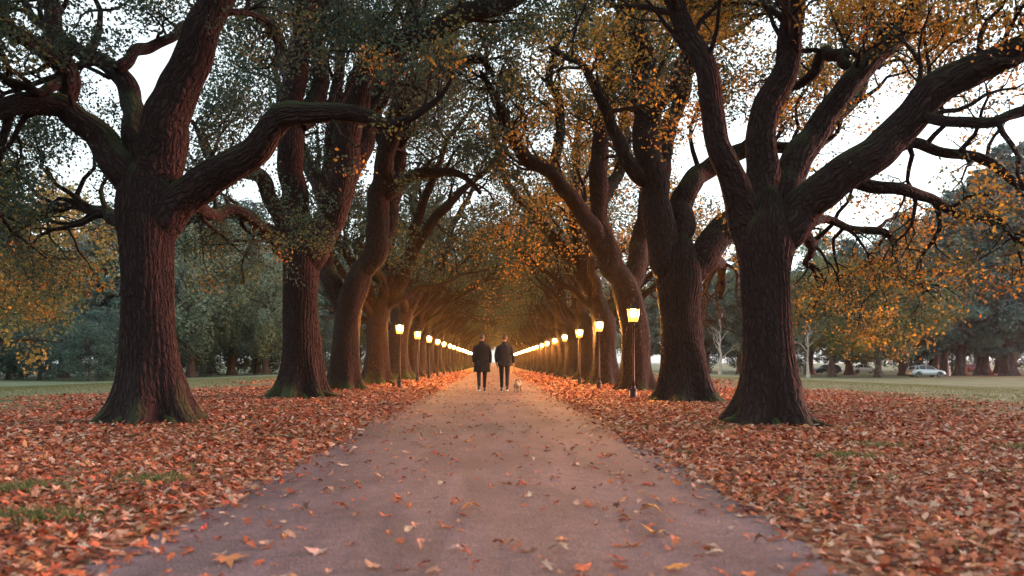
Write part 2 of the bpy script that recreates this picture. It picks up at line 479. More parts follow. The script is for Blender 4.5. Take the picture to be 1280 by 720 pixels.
r = np.random.default_rng(103)
D = 22.0
build_oak('oak_tree',
    px_path([(378, 497, 50, D), (378, 465, 52, D), (377, 430, 49, D), (376, 380, 47, D), (376, 330, 50, D), (378, 300, 50, D), (372, 270, 38, D)]),
    [px_path([(372, 325, 40, D), (369, 260, 36, D), (367, 200, 34, D), (371, 120, 32, D), (380, 50, 28, D), (386, -20, 24, D), (380, -110, 14, D), (370, -180, 6, D)]),
     px_path([(384, 335, 44, D), (410, 280, 40, D), (436, 225, 36, D - .2), (446, 160, 34, D - .3), (456, 112, 34, D - .4), (480, 78, 32, D - .6), (528, 46, 30, D - .9), (588, 18, 26, D - 1.2), (640, 4, 20, D - 1.4), (680, -30, 10, D - 1.6)]),
     px_path([(400, 300, 28, D), (440, 200, 24, D + .8), (470, 120, 20, D + 1.4), (500, 60, 18, D + 1.8), (520, -20, 12, D + 2), (540, -90, 5, D + 2)]),
     (px_path([(362, 320, 24, D), (330, 285, 20, D + .5), (290, 262, 15, D + .8), (250, 268, 11, D + 1), (225, 290, 5, D + 1)]), {'up': -0.02}),
     (px_path([(362, 300, 24, D), (330, 235, 20, D - .8), (300, 215, 15, D - 1.4), (268, 195, 10, D - 2), (240, 150, 5, D - 2.2)]), {}),
     px_path([(378, 160, 24, D), (400, 100, 22, D + 1), (392, 40, 18, D + 1.8), (420, -30, 10, D + 2), (430, -90, 5, D + 2.2)]),
     px_path([(368, 110, 18, D), (345, 60, 16, D + 1), (322, 10, 12, D + 1.5), (300, -60, 5, D + 2)]),
     ], r, 'second oak of the left row, trunk forking low behind the reaching limb', GL, mix_left, clear_to=3.61, dens=1.2, zmax=14, size=(.06, .11), per=46, spread=.21)

r = np.random.default_rng(104)
D = 20.0
build_oak('oak_tree',
    px_path([(858, 503, 56, D), (856, 465, 60, D), (852, 430, 57, D), (850, 390, 54, D), (849, 350, 58, D), (850, 320, 54, D), (852, 290, 40, D)]),
    [px_path([(840, 355, 44, D), (824, 285, 40, D), (810, 215, 36, D), (803, 145, 34, D), (795, 80, 30, D), (785, 20, 26, D - .2), (765, -60, 18, D - .4), (750, -130, 8, D - .5)]),
     px_path([(862, 350, 44, D), (888, 305, 40, D + .2), (925, 275, 34, D + .4), (975, 225, 28, D + .6), (1020, 170, 22, D + .8), (1070, 110, 16, D + 1), (1100, 40, 7, D + 1.2)]),
     px_path([(850, 300, 34, D), (858, 240, 30, D + .6), (888, 215, 26, D + 1), (940, 190, 20, D + 1.2), (1000, 185, 12, D + 1.2), (1040, 160, 5, D + 1.2)]),
     px_path([(822, 250, 26, D), (830, 180, 24, D + 1), (855, 120, 20, D + 1.6), (870, 60, 16, D + 2), (900, -10, 10, D + 2.4), (910, -80, 4, D + 2.6)]),
     px_path([(806, 165, 22, D), (840, 90, 20, D - 1), (880, 40, 16, D - 1.6), (920, 0, 12, D - 2), (950, -60, 5, D - 2)]),
     (px_path([(818, 240, 22, D), (785, 190, 18, D - .6), (760, 130, 15, D - 1), (730, 90, 10, D - 1.3), (690, 60, 5, D - 1.6)]), {}),
     (px_path([(880, 320, 20, D), (900, 330, 14, D + 1.8), (905, 350, 10, D + 2.8), (900, 375, 4, D + 3.4)]), {'up': -.05}),
     ], r, 'second oak of the right row, thick trunk splitting into two tall limbs', GR, mix_right, clear_to=3.61, dens=1.2, zmax=14, lobes=5, size=(.06, .11), per=46, spread=.21)

r = np.random.default_rng(105)
D = 28.0
build_oak('oak_tree',
    px_path([(431, 489, 38, D), (431, 460, 38, D), (433, 420, 36, D), (438, 380, 36, D), (450, 345, 36, D), (463, 318, 32, D)]),
    [px_path([(452, 345, 34, D), (470, 310, 31, D), (478, 250, 28, D), (488, 190, 26, D - .3), (500, 150, 23, D - .6), (512, 125, 20, D - .8), (530, 97, 18, D - 1.1), (560, 84, 15, D - 1.4), (600, 74, 12, D - 1.6), (616, 95, 6, D - 1.8)]),
     px_path([(434, 390, 28, D), (410, 345, 25, D + .3), (402, 300, 22, D + .5), (408, 220, 20, D + .5), (414, 140, 17, D + .5), (425, 60, 14, D + .5), (430, -20, 9, D + .5), (440, -80, 4, D + .5)]),
     px_path([(466, 330, 24, D), (488, 280, 22, D + 1), (500, 220, 19, D + 1.5), (508, 160, 16, D + 2), (540, 100, 12, D + 2), (570, 30, 6, D + 2)]),
     (px_path([(478, 250, 18, D), (520, 215, 15, D - .5), (570, 215, 10, D - 1), (600, 240, 5, D - 1.2)]), {'up': -.02}),
     px_path([(406, 260, 18, D), (385, 200, 15, D + 1), (360, 150, 12, D + 1.5), (340, 80, 6, D + 2)]),
     px_path([(486, 200, 18, D), (470, 130, 16, D + 1), (480, 60, 12, D + 1.5), (500, -10, 8, D + 2), (505, -60, 4, D + 2)]),
     ], r, 'third oak of the left row, trunk leaning towards the path', GL, mix_left, near=False, clear_to=3.6, dens=1.2, zmax=16, size=(.075, .14), per=42, spread=.24)

r = np.random.default_rng(106)
D = 27.4
build_oak('oak_tree',
    px_path([(796, 489, 38, D), (795, 460, 40, D), (794, 420, 38, D), (789, 385, 37, D), (778, 352, 38, D), (764, 320, 32, D)]),
    [px_path([(775, 355, 34, D), (757, 310, 28, D), (745, 268, 25, D), (742, 210, 23, D), (750, 150, 21, D), (763, 90, 18, D), (775, 10, 13, D), (780, -60, 6, D)]),
     px_path([(760, 322, 26, D), (722, 262, 22, D - .4), (690, 218, 20, D - .8), (652, 188, 18, D - 1.1), (634, 152, 15, D - 1.3), (620, 120, 11, D - 1.4), (600, 90, 5, D - 1.5)]),
     px_path([(786, 370, 30, D), (800, 310, 26, D + .5), (812, 250, 22, D + .8), (815, 180, 18, D + 1), (830, 110, 14, D + 1.2), (840, 30, 9, D + 1.4), (850, -50, 4, D + 1.4)]),
     (px_path([(745, 260, 18, D), (775, 210, 16, D + 1), (782, 150, 13, D + 1.5), (800, 80, 7, D + 2)]), {}),
     (px_path([(690, 218, 14, D - .8), (700, 160, 13, D), (690, 100, 10, D + .4), (700, 40, 5, D + .8)]), {}),
     ], r, 'third oak of the right row, behind the nearest street lamp', GR, mix_right, near=False, clear_to=3.6, dens=1.2, zmax=16, size=(.075, .14), per=42, spread=.24)

# ================================================================== the oaks further down: three kinds for each row
def make_avenue_oak(seed, side, label, base_xy, group):
    """side=+1: leans towards +x (left row)"""
    r = np.random.default_rng(seed)
    bx, by = base_xy
    mixer = (mix_left if side > 0 else mix_right) if seed % 10 == 0 else mix_deep
    mx2 = (lambda p, rr: mixer(np.array([p[0] * side, p[1], p[2]]), rr)) if side > 0 else (lambda p, rr: mixer(p, rr))
    rad = r.uniform(.48, .58)
    z1 = r.uniform(2.2, 3.0); bend = r.uniform(.35, .8)
    trunk = [[0, 0, 0, rad], [0, 0, .8, rad * .95], [.02, 0, 1.6, rad * .88], [.12 * bend, r.uniform(-.1, .1), z1, rad * .9], [bend * .7, 0, z1 + .9, rad * .8], [bend * 1.3, 0, z1 + 1.7, rad * .6]]
    T = np.array(trunk, float)
    limbs = []
    fork = T[4, :3]
    def lb(d, n, L, r0, up, t0=.3, start=None, dens=1.0, length=1.0):
        s = fork if start is None else start
        bp = branch_path(s, d, L, r0, r, up=up, wander=.16, nseg=n)
        limbs.append((bp, {'t0': t0, 'dens': dens, 'len': length}))
        return bp
    lb((.78, r.uniform(-.3, .3), 1.2), 9, 9.5, .34, .04)           # over the path
    lb((.45, r.uniform(-.5, .5), 1.3), 9, 10, .36, .06)            # up
    lb((-.45, r.uniform(-.5, .5), 1.2), 9, 9, .32, .06, start=T[3, :3] + [0, 0, -.1])
    lb((-1.0, r.uniform(-.5, .5), .6), 8, 6.5, .22, .03, start=T[3, :3])   # outwards
    lb((.3, 1.0, .8), 8, 7, .24, .06)
    lb((.3, -1.0, .8), 8, 7, .24, .06)
    lb((1.0, r.uniform(-.4, .4), .95), 8, 6, .17, .02, start=T[3, :3] + [.1, 0, .3])
    W = [[*(T[i, :3] * [side, 1, 1] + [bx, by, 0]), T[i, 3]] for i in range(len(T))]
    LL = []
    for bp, o in limbs:
        b2 = bp.copy(); b2[:, 0] *= side; b2[:, 0] += bx; b2[:, 1] += by
        LL.append((b2, o))
    return build_oak('oak_tree', W, LL, r, label, group, mx2, near=False, dens=0.9, size=(.10, .18), per=30, maxlevel=3, spread=.34, clear_to=4.6)


def copy_tree(root, loc, rz=0.0, sc=1.0, label=None, group=None):
    c = root.copy(); COL.objects.link(c)
    c.location = loc; c.rotation_euler = (0, 0, rz); c.scale = (sc, sc, sc * 1.0)
    if label: c['label'] = label
    if group: c['group'] = group
    for ch in root.children:
        d = ch.copy(); COL.objects.link(d); d.parent = c
        for g in ch.children:
            e = g.copy(); COL.objects.link(e); e.parent = d
    return c


ORD = ['first', 'second', 'third', 'fourth', 'fifth', 'sixth', 'seventh', 'eighth', 'ninth', 'tenth', 'eleventh', 'twelfth',
       'thirteenth', 'fourteenth', 'fifteenth', 'sixteenth', 'seventeenth', 'eighteenth', 'nineteenth', 'twentieth']
rr = random.Random(5)
for side, xs, y0, n0, grp, nm in ((1, -5.2, 35.2, 3, GL, 'left'), (-1, 4.95, 34.8, 3, GR, 'right')):
    protos = []
    y = y0
    for k in range(32):
        i = n0 + k
        if i < 12:
            lab = f'{ORD[i]} oak from the camera in the {nm} row, arching over the path'
        else:
            lab = f'distant oak far down the {nm} row where the trunks merge'
        x = xs + rr.uniform(-.15, .15)
        if k < 3:
            o = make_avenue_oak(200 + k + (10 if side < 0 else 0), side, lab, (x, y), grp)
            protos.append(o)
        else:
            o = copy_tree(protos[rr.choice((1, 2))], (x, y, 0), rr.uniform(-.35, .35), rr.uniform(.92, 1.1), lab, grp)
        y += 7.1 + rr.uniform(-.3, .3)

# ================================================================== ground
def gcoords(lim, fine, n):
    a = np.linspace(0, 1, n) ** 2.6 * lim
    return np.unique(np.concatenate([-a, a, np.arange(-fine, fine, 1.5)]))

gx = gcoords(1000, 60, 24)
gy = np.unique(np.concatenate([np.linspace(-40, 60, 60), 60 + np.linspace(0, 1, 40) ** 2 * 940]))
GX, GY = np.meshgrid(gx, gy)
GZ = terrain(GX, GY)
gv = np.stack([GX, GY, GZ], -1).reshape(-1, 3)
nx = len(gx); ny = len(gy)
ii = np.arange(ny - 1)[:, None] * nx; jj = np.arange(nx - 1)[None, :]
gf = np.stack([ii + jj, ii + jj + 1, ii + nx + jj + 1, ii + nx + jj], -1).reshape(-1)


def ground_mat():
    m, nt, out = new_mat('lawn_and_leaf_litter'); L = nt.links.new
    geo = N(nt, 'ShaderNodeNewGeometry')
    sp = N(nt, 'ShaderNodeSeparateXYZ'); L(geo.outputs['Position'], sp.inputs[0])
    def noise(s, det=6, vec=None):
        n = N(nt, 'ShaderNodeTexNoise'); n.inputs['Scale'].default_value = s; n.inputs['Detail'].default_value = det
        L(vec or geo.outputs['Position'], n.inputs['Vector']); return n
    def ramp(stops, src):
        c = N(nt, 'ShaderNodeValToRGB'); e = c.color_ramp.elements
        while len(e) < len(stops): e.new(0.5)
        for k, (p, col) in enumerate(stops): e[k].position = p; e[k].color = (*col, 1)
        L(src, c.inputs[0]); return c
    grass = ramp([(0.3, (.090, .125, .065)), (.5, (.125, .155, .090)), (.7, (.17, .185, .115))], noise(.35, 8).outputs['Fac'])
    g2 = noise(22, 6)
    gm = N(nt, 'ShaderNodeMixRGB', blend_type='MULTIPLY'); gm.inputs[0].default_value = .7
    gr = ramp([(0.3, (.5, .5, .5)), (.7, (1.25, 1.2, 1.1))], g2.outputs['Fac'])
    L(grass.outputs[0], gm.inputs[1]); L(gr.outputs[0], gm.inputs[2])
    # litter: small voronoi cells coloured like single leaves
    v = N(nt, 'ShaderNodeTexVoronoi'); v.inputs['Scale'].default_value = 17; v.inputs['Randomness'].default_value = 1
    L(geo.outputs['Position'], v.inputs['Vector'])
    vs = N(nt, 'ShaderNodeSeparateColor'); L(v.outputs['Color'], vs.inputs[0])
    lit = ramp([(0, (.05, .02, .012)), (.3, (.16, .05, .022)), (.55, (.24, .085, .04)), (.8, (.30, .15, .09)), (1, (.08, .06, .03))], vs.outputs[0])
    # cover: 1 near the avenue, thinning out sideways
    ax = N(nt, 'ShaderNodeMath', operation='ABSOLUTE'); L(sp.outputs['X'], ax.inputs[0])
    cov = N(nt, 'ShaderNodeMapRange'); cov.inputs['From Min'].default_value = 7; cov.inputs['From Max'].default_value = 13.5
    cov.inputs['To Min'].default_value = 1.15; cov.inputs['To Max'].default_value = -.12
    L(ax.outputs[0], cov.inputs['Value'])
    nz = noise(.5, 8)
    df = N(nt, 'ShaderNodeMath', operation='MULTIPLY_ADD'); L(nz.outputs['Fac'], df.inputs[0]); df.inputs[1].default_value = .9; df.inputs[2].default_value = -.45
    ad = N(nt, 'ShaderNodeMath', operation='ADD'); L(cov.outputs[0], ad.inputs[0]); L(df.outputs[0], ad.inputs[1])
    th = N(nt, 'ShaderNodeMath', operation='GREATER_THAN'); L(ad.outputs[0], th.inputs[0]); L(vs.outputs[1], th.inputs[1])
    mx = N(nt, 'ShaderNodeMixRGB'); L(th.outputs[0], mx.inputs[0]); L(gm.outputs[0], mx.inputs[1]); L(lit.outputs[0], mx.inputs[2])
    b = N(nt, 'ShaderNodeBsdfPrincipled'); b.inputs['Roughness'].default_value = .9; b.inputs['Specular IOR Level'].default_value = .15
    L(mx.outputs[0], b.inputs['Base Color'])
    bp = N(nt, 'ShaderNodeBump'); bp.inputs['Strength'].default_value = .6; bp.inputs['Distance'].default_value = .04
    L(g2.outputs['Fac'], bp.inputs['Height']); L(bp.outputs[0], b.inputs['Normal'])
    L(b.outputs[0], out.inputs['Surface'])
    return m


lawn = obj('ground', mesh_np('ground', gv, gf, np.full((ny - 1) * (nx - 1), 4), ground_mat(), smooth=True))
tag(lawn, 'leaf-strewn ground under the oaks running out into grey green lawn', None, None, 'structure')


def path_mat():
    m, nt, out = new_mat('path_gravel'); L = nt.links.new
    geo = N(nt, 'ShaderNodeNewGeometry')
    def noise(s, det=5, dist=0):
        n = N(nt, 'ShaderNodeTexNoise'); n.inputs['Scale'].default_value = s; n.inputs['Detail'].default_value = det
        n.inputs['Distortion'].default_value = dist
        L(geo.outputs['Position'], n.inputs['Vector']); return n
    n1 = noise(.7, 6, .4); n2 = noise(140, 3); n3 = noise(9, 6)
    c = N(nt, 'ShaderNodeValToRGB'); e = c.color_ramp.elements
    e[0].position = .3; e[0].color = (.082, .050, .055, 1); e[1].position = .72; e[1].color = (.126, .080, .085, 1)
    L(n1.outputs['Fac'], c.inputs[0])
    v = N(nt, 'ShaderNodeTexVoronoi'); v.inputs['Scale'].default_value = 95; L(geo.outputs['Position'], v.inputs['Vector'])
    vs = N(nt, 'ShaderNodeSeparateColor'); L(v.outputs['Color'], vs.inputs[0])
    r1 = N(nt, 'ShaderNodeMapRange'); r1.inputs['To Min'].default_value = .62; r1.inputs['To Max'].default_value = 1.45; L(vs.outputs[0], r1.inputs['Value'])
    r2 = N(nt, 'ShaderNodeMapRange'); r2.inputs['From Min'].default_value = .3; r2.inputs['From Max'].default_value = .7; r2.inputs['To Min'].default_value = .86; r2.inputs['To Max'].default_value = 1.14; L(n3.outputs['Fac'], r2.inputs['Value'])
    mu = N(nt, 'ShaderNodeMath', operation='MULTIPLY'); L(r1.outputs[0], mu.inputs[0]); L(r2.outputs[0], mu.inputs[1])
    mp = N(nt, 'ShaderNodeMapping'); mp.inputs['Scale'].default_value = (1.6, .35, 1); L(geo.outputs['Position'], mp.inputs['Vector'])
    st = N(nt, 'ShaderNodeTexNoise'); st.inputs['Scale'].default_value = 1.4; st.inputs['Detail'].default_value = 7; st.inputs['Distortion'].default_value = .8; L(mp.outputs[0], st.inputs['Vector'])
    r3 = N(nt, 'ShaderNodeMapRange'); r3.inputs['From Min'].default_value = .36; r3.inputs['From Max'].default_value = .64; r3.inputs['To Min'].default_value = .74; r3.inputs['To Max'].default_value = 1.15; L(st.outputs['Fac'], r3.inputs['Value'])
    ck = N(nt, 'ShaderNodeTexVoronoi', feature='DISTANCE_TO_EDGE'); ck.inputs['Scale'].default_value = .55
    nw = noise(3.5, 6); sw = N(nt, 'ShaderNodeVectorMath', operation='SCALE'); sw.inputs['Scale'].default_value = .55; L(nw.outputs['Color'], sw.inputs[0])
    aw = N(nt, 'ShaderNodeVectorMath', operation='ADD'); L(geo.outputs['Position'], aw.inputs[0]); L(sw.outputs[0], aw.inputs[1]); L(aw.outputs[0], ck.inputs['Vector'])
    r4 = N(nt, 'ShaderNodeMapRange'); r4.inputs['From Max'].default_value = .006; r4.inputs['To Min'].default_value = .72; L(ck.outputs['Distance'], r4.inputs['Value'])
    m2 = N(nt, 'ShaderNodeMath', operation='MULTIPLY'); L(mu.outputs[0], m2.inputs[0]); L(r3.outputs[0], m2.inputs[1])
    m3 = N(nt, 'ShaderNodeMath', operation='MULTIPLY'); L(m2.outputs[0], m3.inputs[0]); L(r4.outputs[0], m3.inputs[1])
    s = N(nt, 'ShaderNodeVectorMath', operation='SCALE'); L(c.outputs[0], s.inputs[0]); L(m3.outputs[0], s.inputs['Scale'])
    b = N(nt, 'ShaderNodeBsdfPrincipled'); b.inputs['Roughness'].default_value = .78; b.inputs['Specular IOR Level'].default_value = .35
    L(s.outputs[0], b.inputs['Base Color'])
    bp = N(nt, 'ShaderNodeBump'); bp.inputs['Strength'].default_value = .7; bp.inputs['Distance'].default_value = .006
    L(v.outputs['Distance'], bp.inputs['Height']); L(bp.outputs[0], b.inputs['Normal'])
    L(b.outputs[0], out.inputs['Surface'])
    return m


ys = np.concatenate([np.arange(-20, 60, .1), np.arange(60, 420, 2.0)])
lx = -1.93 + .05 * np.sin(ys * .9) + .04 * np.sin(ys * 2.7 + 1) + .025 * np.sin(ys * 9.3) + rng.normal(0, .018, len(ys))
rx = 1.72 + .05 * np.sin(ys * .8 + 2) + .04 * np.sin(ys * 2.9) + .025 * np.sin(ys * 9.3) + rng.normal(0, .018, len(ys))
nr = 9
tt = np.linspace(0, 1, nr)
PX = lx[:, None] * (1 - tt) + rx[:, None] * tt
crown_z = .012 + .03 * (1 - (2 * tt - 1) ** 2)
pv = np.stack([PX, np.repeat(ys[:, None], nr, 1), np.repeat(crown_z[None], len(ys), 0)], -1).reshape(-1, 3)
ii = np.arange(len(ys) - 1)[:, None] * nr; jj = np.arange(nr - 1)[None, :]
pf = np.stack([ii + jj, ii + jj + 1, ii + nr + jj + 1, ii + nr + jj], -1).reshape(-1)
pth = obj('path', mesh_np('path', pv, pf, np.full((len(ys) - 1) * (nr - 1), 4), path_mat(), smooth=True))
tag(pth, 'straight mauve grey path running down the avenue', None, None, 'structure')


def path_z(x):
    t = np.clip((x + 1.93) / 3.65, 0, 1)
    return .012 + .03 * (1 - (2 * t - 1) ** 2)


# ------------------------------------------------------------------ fallen leaves
LPAL = np.array([[.46, .22, .14], [.44, .13, .05], [.40, .10, .04]] + [[.34, .085, .035], [.38, .13, .065], [.46, .26, .18], [.20, .045, .025], [.30, .065, .03], [.42, .20, .09], [.12, .035, .022], [.50, .33, .24], [.36, .11, .05], [.34, .17, .11]]) * 0.9


def lobed(nl):
    """outline of an oak or maple leaf, tip towards +x, size 1"""
    pts = []
    if nl == 'maple':
        ang = [180, 150, 128, 108, 84, 62, 44, 22, 0, -22, -44, -62, -84, -108, -128, -150]
        rad = [.10, .30, .46, .26, .52, .28, .36, .30, .62, .30, .36, .28, .52, .26, .46, .30]
    elif nl == 'oak':
        ang = [180, 160, 140, 118, 95, 72, 50, 32, 15, 0, -15, -32, -50, -72, -95, -118, -140, -160]
        rad = [.50, .32, .36, .22, .30, .20, .34, .26, .44, .52, .44, .26, .34, .20, .30, .22, .36, .32]
    else:
        ang = [180, 130, 70, 25, 0, -25, -70, -130]
        rad = [.5, .30, .27, .40, .52, .40, .27, .30]
    return np.array([[math.cos(R(a)) * q, math.sin(R(a)) * q] for a, q in zip(ang, rad)])


def litter_mesh(name, x, y, z, size, r, shape, tilt=.35, curl=.5, pal=LPAL, lift=.6, cols=None):
    o = lobed(shape); k = len(o); n = len(x)
    yaw = r.uniform(0, 6.283, n)
    nrm = fit(np.stack([r.normal(0, tilt, n), r.normal(0, tilt, n), np.ones(n)], -1))
    t = np.stack([np.cos(yaw), np.sin(yaw), np.zeros(n)], -1); t -= nrm * np.sum(t * nrm, 1, keepdims=True); t = fit(t)
    b = np.cross(nrm, t)
    c0 = np.stack([x, y, z], -1)
    u = np.concatenate([[[0, 0]], o])                      # centre + outline
    c1 = r.uniform(-curl, curl, n)[:, None]; c2 = r.uniform(-curl * .3, curl * 1.2, n)[:, None]
    jit = 1 + r.normal(0, .10, (n, k + 1))
    uu = u[None, :, 0] * jit; vv = u[None, :, 1] * jit * r.uniform(.7, 1.05, n)[:, None]
    ww = c1 * uu ** 2 + c2 * vv ** 2 + r.normal(0, .03, (n, k + 1))
    s = size[:, None]
    v = c0[:, None, :] + s[..., None] * (uu[..., None] * t[:, None, :] + vv[..., None] * b[:, None, :] + ww[..., None] * nrm[:, None, :])
    # keep it above the ground
    low = v[..., 2].min(1) - (z - 0.004)
    v[..., 2] -= np.minimum(low, 0)[:, None]
    v = v.reshape(-1, 3)
    base = np.arange(n)[:, None] * (k + 1)
    j = np.arange(k); tri = np.stack([np.zeros(k, int), 1 + j, 1 + (j + 1) % k], -1).reshape(-1)
    f = (base + tri[None]).reshape(-1)
    if cols is None:
        cols = pal[r.integers(0, len(pal), n)] * r.uniform(.7, 1.2, (n, 1))
    c = np.repeat(cols, k + 1, 0)
    return mesh_np(name, v, f, np.full(n * k, 3), M_LITTER, {'col': ('FLOAT_COLOR', c)}, smooth=False)


def scatter(n, d0, d1, r, wide=.72, xmax=99, xpow=1.0):
    """points in the wedge the camera looks along"""
    d = np.sqrt(r.uniform(d0 ** 2, d1 ** 2, n))
    x = r.uniform(-1, 1, n) * (wide * d + 1.0)
    return x, d


def verge_mask(x, y, r, edge=.18):
    e = r.normal(0, edge, len(x))
    inside = (x > -1.95 + e * .8) & (x < 1.74 + e * .8)
    wob = 1.3 * np.sin(y * .31 + 1) + .9 * np.sin(y * .83 + x * .4) + .5 * np.sin(y * 2.1)
    cover = np.clip((12.8 + wob - np.abs(x)) / 4.6, 0, 1) ** 1.3
    cl = .5 + .5 * np.sin(x * 1.3 + np.sin(y * .9) * 1.7) * np.sin(y * 1.1 + np.sin(x * 1.7))
    bare = (cl < .04) & (r.random(len(x)) < .45)
    return (~inside) & (r.random(len(x)) < cover) & ~bare


r = np.random.default_rng(31)
verge = []
for nm, n, d0, d1, shape, s0, s1 in (('near', 20000, 1.6, 9.5, 'maple', .04, .10), ('nearoak', 22000, 1.6, 11, 'oak', .04, .105), ('nearplain', 26000, 1.6, 11, 'plain', .03, .085),
                                     ('mid', 120000, 9, 28, 'plain', .06, .125), ('far', 70000, 26, 75, 'plain', .11, .20)):
    x, y = scatter(n, d0, d1, r)
    k = verge_mask(x, y, r); x = x[k]; y = y[k]
    z = terrain(x, y) + .006 + r.uniform(0, .032, len(x)) * (1 if d0 < 20 else .7)
    # leaves bank up against the trunks' feet and lie thinner on the path
    sz = r.uniform(s0, s1, len(x))
    verge.append(litter_mesh('fallen_leaves', x, y, z, sz, r, shape, tilt=.32 if d0 < 20 else .45))
mv = []
fl = obj('fallen_leaves', verge[0])
for k_, me in enumerate(verge[1:]):
    pass
# join the four layers into one mesh object
import bmesh
bm = bmesh.new()
for me in verge: bm.from_mesh(me)
bm.to_mesh(fl.data); bm.free()
tag(fl, 'carpet of orange and brown fallen leaves on both sides of the path', None, None, 'stuff')

# small leaves and crumbs scattered over the path
x1 = r.uniform(-1.9, 1.7, 9000); y1 = 1.8 + 58 * r.random(9000) ** 1.3
k = (x1 > -1.85) & (x1 < 1.65); x1 = x1[k]; y1 = y1[k]
edge = np.minimum(x1 + 1.9, 1.7 - x1)
k = r.random(len(x1)) < (.24 + .76 * np.exp(-edge / .22)); x1 = x1[k]; y1 = y1[k]
me = litter_mesh('path_leaves', x1, y1, path_z(x1) + .008, r.uniform(.035, .105, len(x1)), r, 'oak', tilt=.22, curl=1.2)
x2, y2 = np.concatenate([r.uniform(-1.9, 1.7, 900)]), np.sqrt(r.uniform(4, 260, 900))
me2 = litter_mesh('path_leaves2', x2, y2, path_z(x2) + .005, r.uniform(.012, .035, len(x2)), r, 'plain', tilt=.2, curl=.5)
bm = bmesh.new(); bm.from_mesh(me); bm.from_mesh(me2); bm.to_mesh(me); bm.free()
tag(obj('scattered_leaves', me), 'small leaves and crumbs scattered thinly over the path', None, None, 'stuff')

# the large single leaves one can point at on the path
SPOT = [(286, 700, .19, 'orange brown'), (398, 691, .17, 'pale pink'), (466, 711, .13, 'tan'), (497, 626, .15, 'rust'), (383, 634, .13, 'dark brown'),
        (556, 660, .12, 'rust'), (590, 637, .13, 'orange'), (312, 683, .10, 'rust'), (334, 684, .09, 'red brown'), (255, 657, .09, 'red'),
        (412, 614, .12, 'tan'), (446, 603, .12, 'orange brown'), (460, 578, .12, 'dark brown'), (510, 663, .11, 'pale tan'), (728, 712, .13, 'rust'),
        (700, 690, .13, 'pale tan'), (812, 604, .16, 'deep red'), (815, 640, .15, 'golden brown'), (820, 668, .16, 'golden brown'), (745, 660, .12, 'pale pink'),
        (735, 632, .15, 'rust'), (800, 627, .10, 'pale pink'), (876, 637, .12, 'dark red'), (845, 712, .16, 'orange'), (952, 677, .11, 'brown'),
        (692, 597, .12, 'rust'), (772, 601, .11, 'orange'), (663, 618, .10, 'tan'), (552, 608, .11, 'pale tan'), (585, 553, .15, 'orange'),
        (545, 568, .13, 'deep red'), (757, 570, .12, 'rust'), (720, 556, .11, 'tan'), (660, 560, .10, 'orange brown'), (660, 690, .11, 'dark brown'),
        (770, 700, .13, 'red brown'), (895, 690, .11, 'pale tan'), (570, 690, .09, 'pale pink')]
LC = {'orange brown': (.42, .15, .06), 'pale pink': (.42, .25, .20), 'tan': (.36, .20, .12), 'rust': (.36, .10, .045), 'dark brown': (.13, .06, .04),
      'orange': (.52, .19, .05), 'red brown': (.28, .07, .04), 'red': (.42, .06, .035), 'pale tan': (.42, .29, .19), 'deep red': (.30, .035, .025),
      'golden brown': (.45, .24, .07), 'dark red': (.22, .03, .025), 'brown': (.22, .10, .06)}
seen = {}
for (px, py, s, cn) in sorted(SPOT, key=lambda q: -q[1]):
    d = F * H / (py - VY) * .96
    x = (px - VX) / F * d
    z = float(path_z(np.array(x))) + .006
    m_ = litter_mesh('fallen_leaf', np.zeros(1), np.zeros(1), np.zeros(1), np.array([s * .92]), r, 'maple' if s > .155 else 'oak', tilt=.15, curl=1.2,
                     cols=np.array([LC[cn]]) * r.uniform(.85, 1.1))
    o = obj('fallen_leaf', m_)
    o.location = (x, d, z)
    n_ = seen.get(cn, 0); seen[cn] = n_ + 1
    hor = 'left' if px < 470 else ('middle' if px < 690 else 'right')
    tag(o, f'{cn} leaf on the {hor} of the path, {ORD[n_]} {cn} leaf from the bottom', 'leaf', 'large leaves lying on the path')

# ------------------------------------------------------------------ grass tufts among the litter and on the lawn edge
def blades(n, xs, ys, hts, r, cols):
    yaw = r.uniform(0, 6.28, n); w = .0035 + .002 * r.random(n)
    t = np.stack([np.cos(yaw), np.sin(yaw), np.zeros(n)], -1)
    lean = np.stack([r.normal(0, .35, n), r.normal(0, .35, n), np.ones(n)], -1)
    b = np.stack([xs, ys, terrain(xs, ys)], -1)
    h = hts[:, None]
    v = np.stack([b - t * w[:, None], b + t * w[:, None], b + lean * h * .6 + t * w[:, None] * .6, b + fit(lean) * h * 1.1 + lean * h * .2 * np.array([1, 1, -.5])], 1).reshape(-1, 3)
    i = np.arange(n)[:, None] * 4
    f = np.concatenate([i + np.array([[0, 1, 2]]), i + np.array([[0, 2, 3]])], 1).reshape(-1)
    return mesh_np('grass', v, f, np.full(2 * n, 3), M_GRASS, {'col': ('FLOAT_COLOR', np.repeat(cols, 4, 0))})


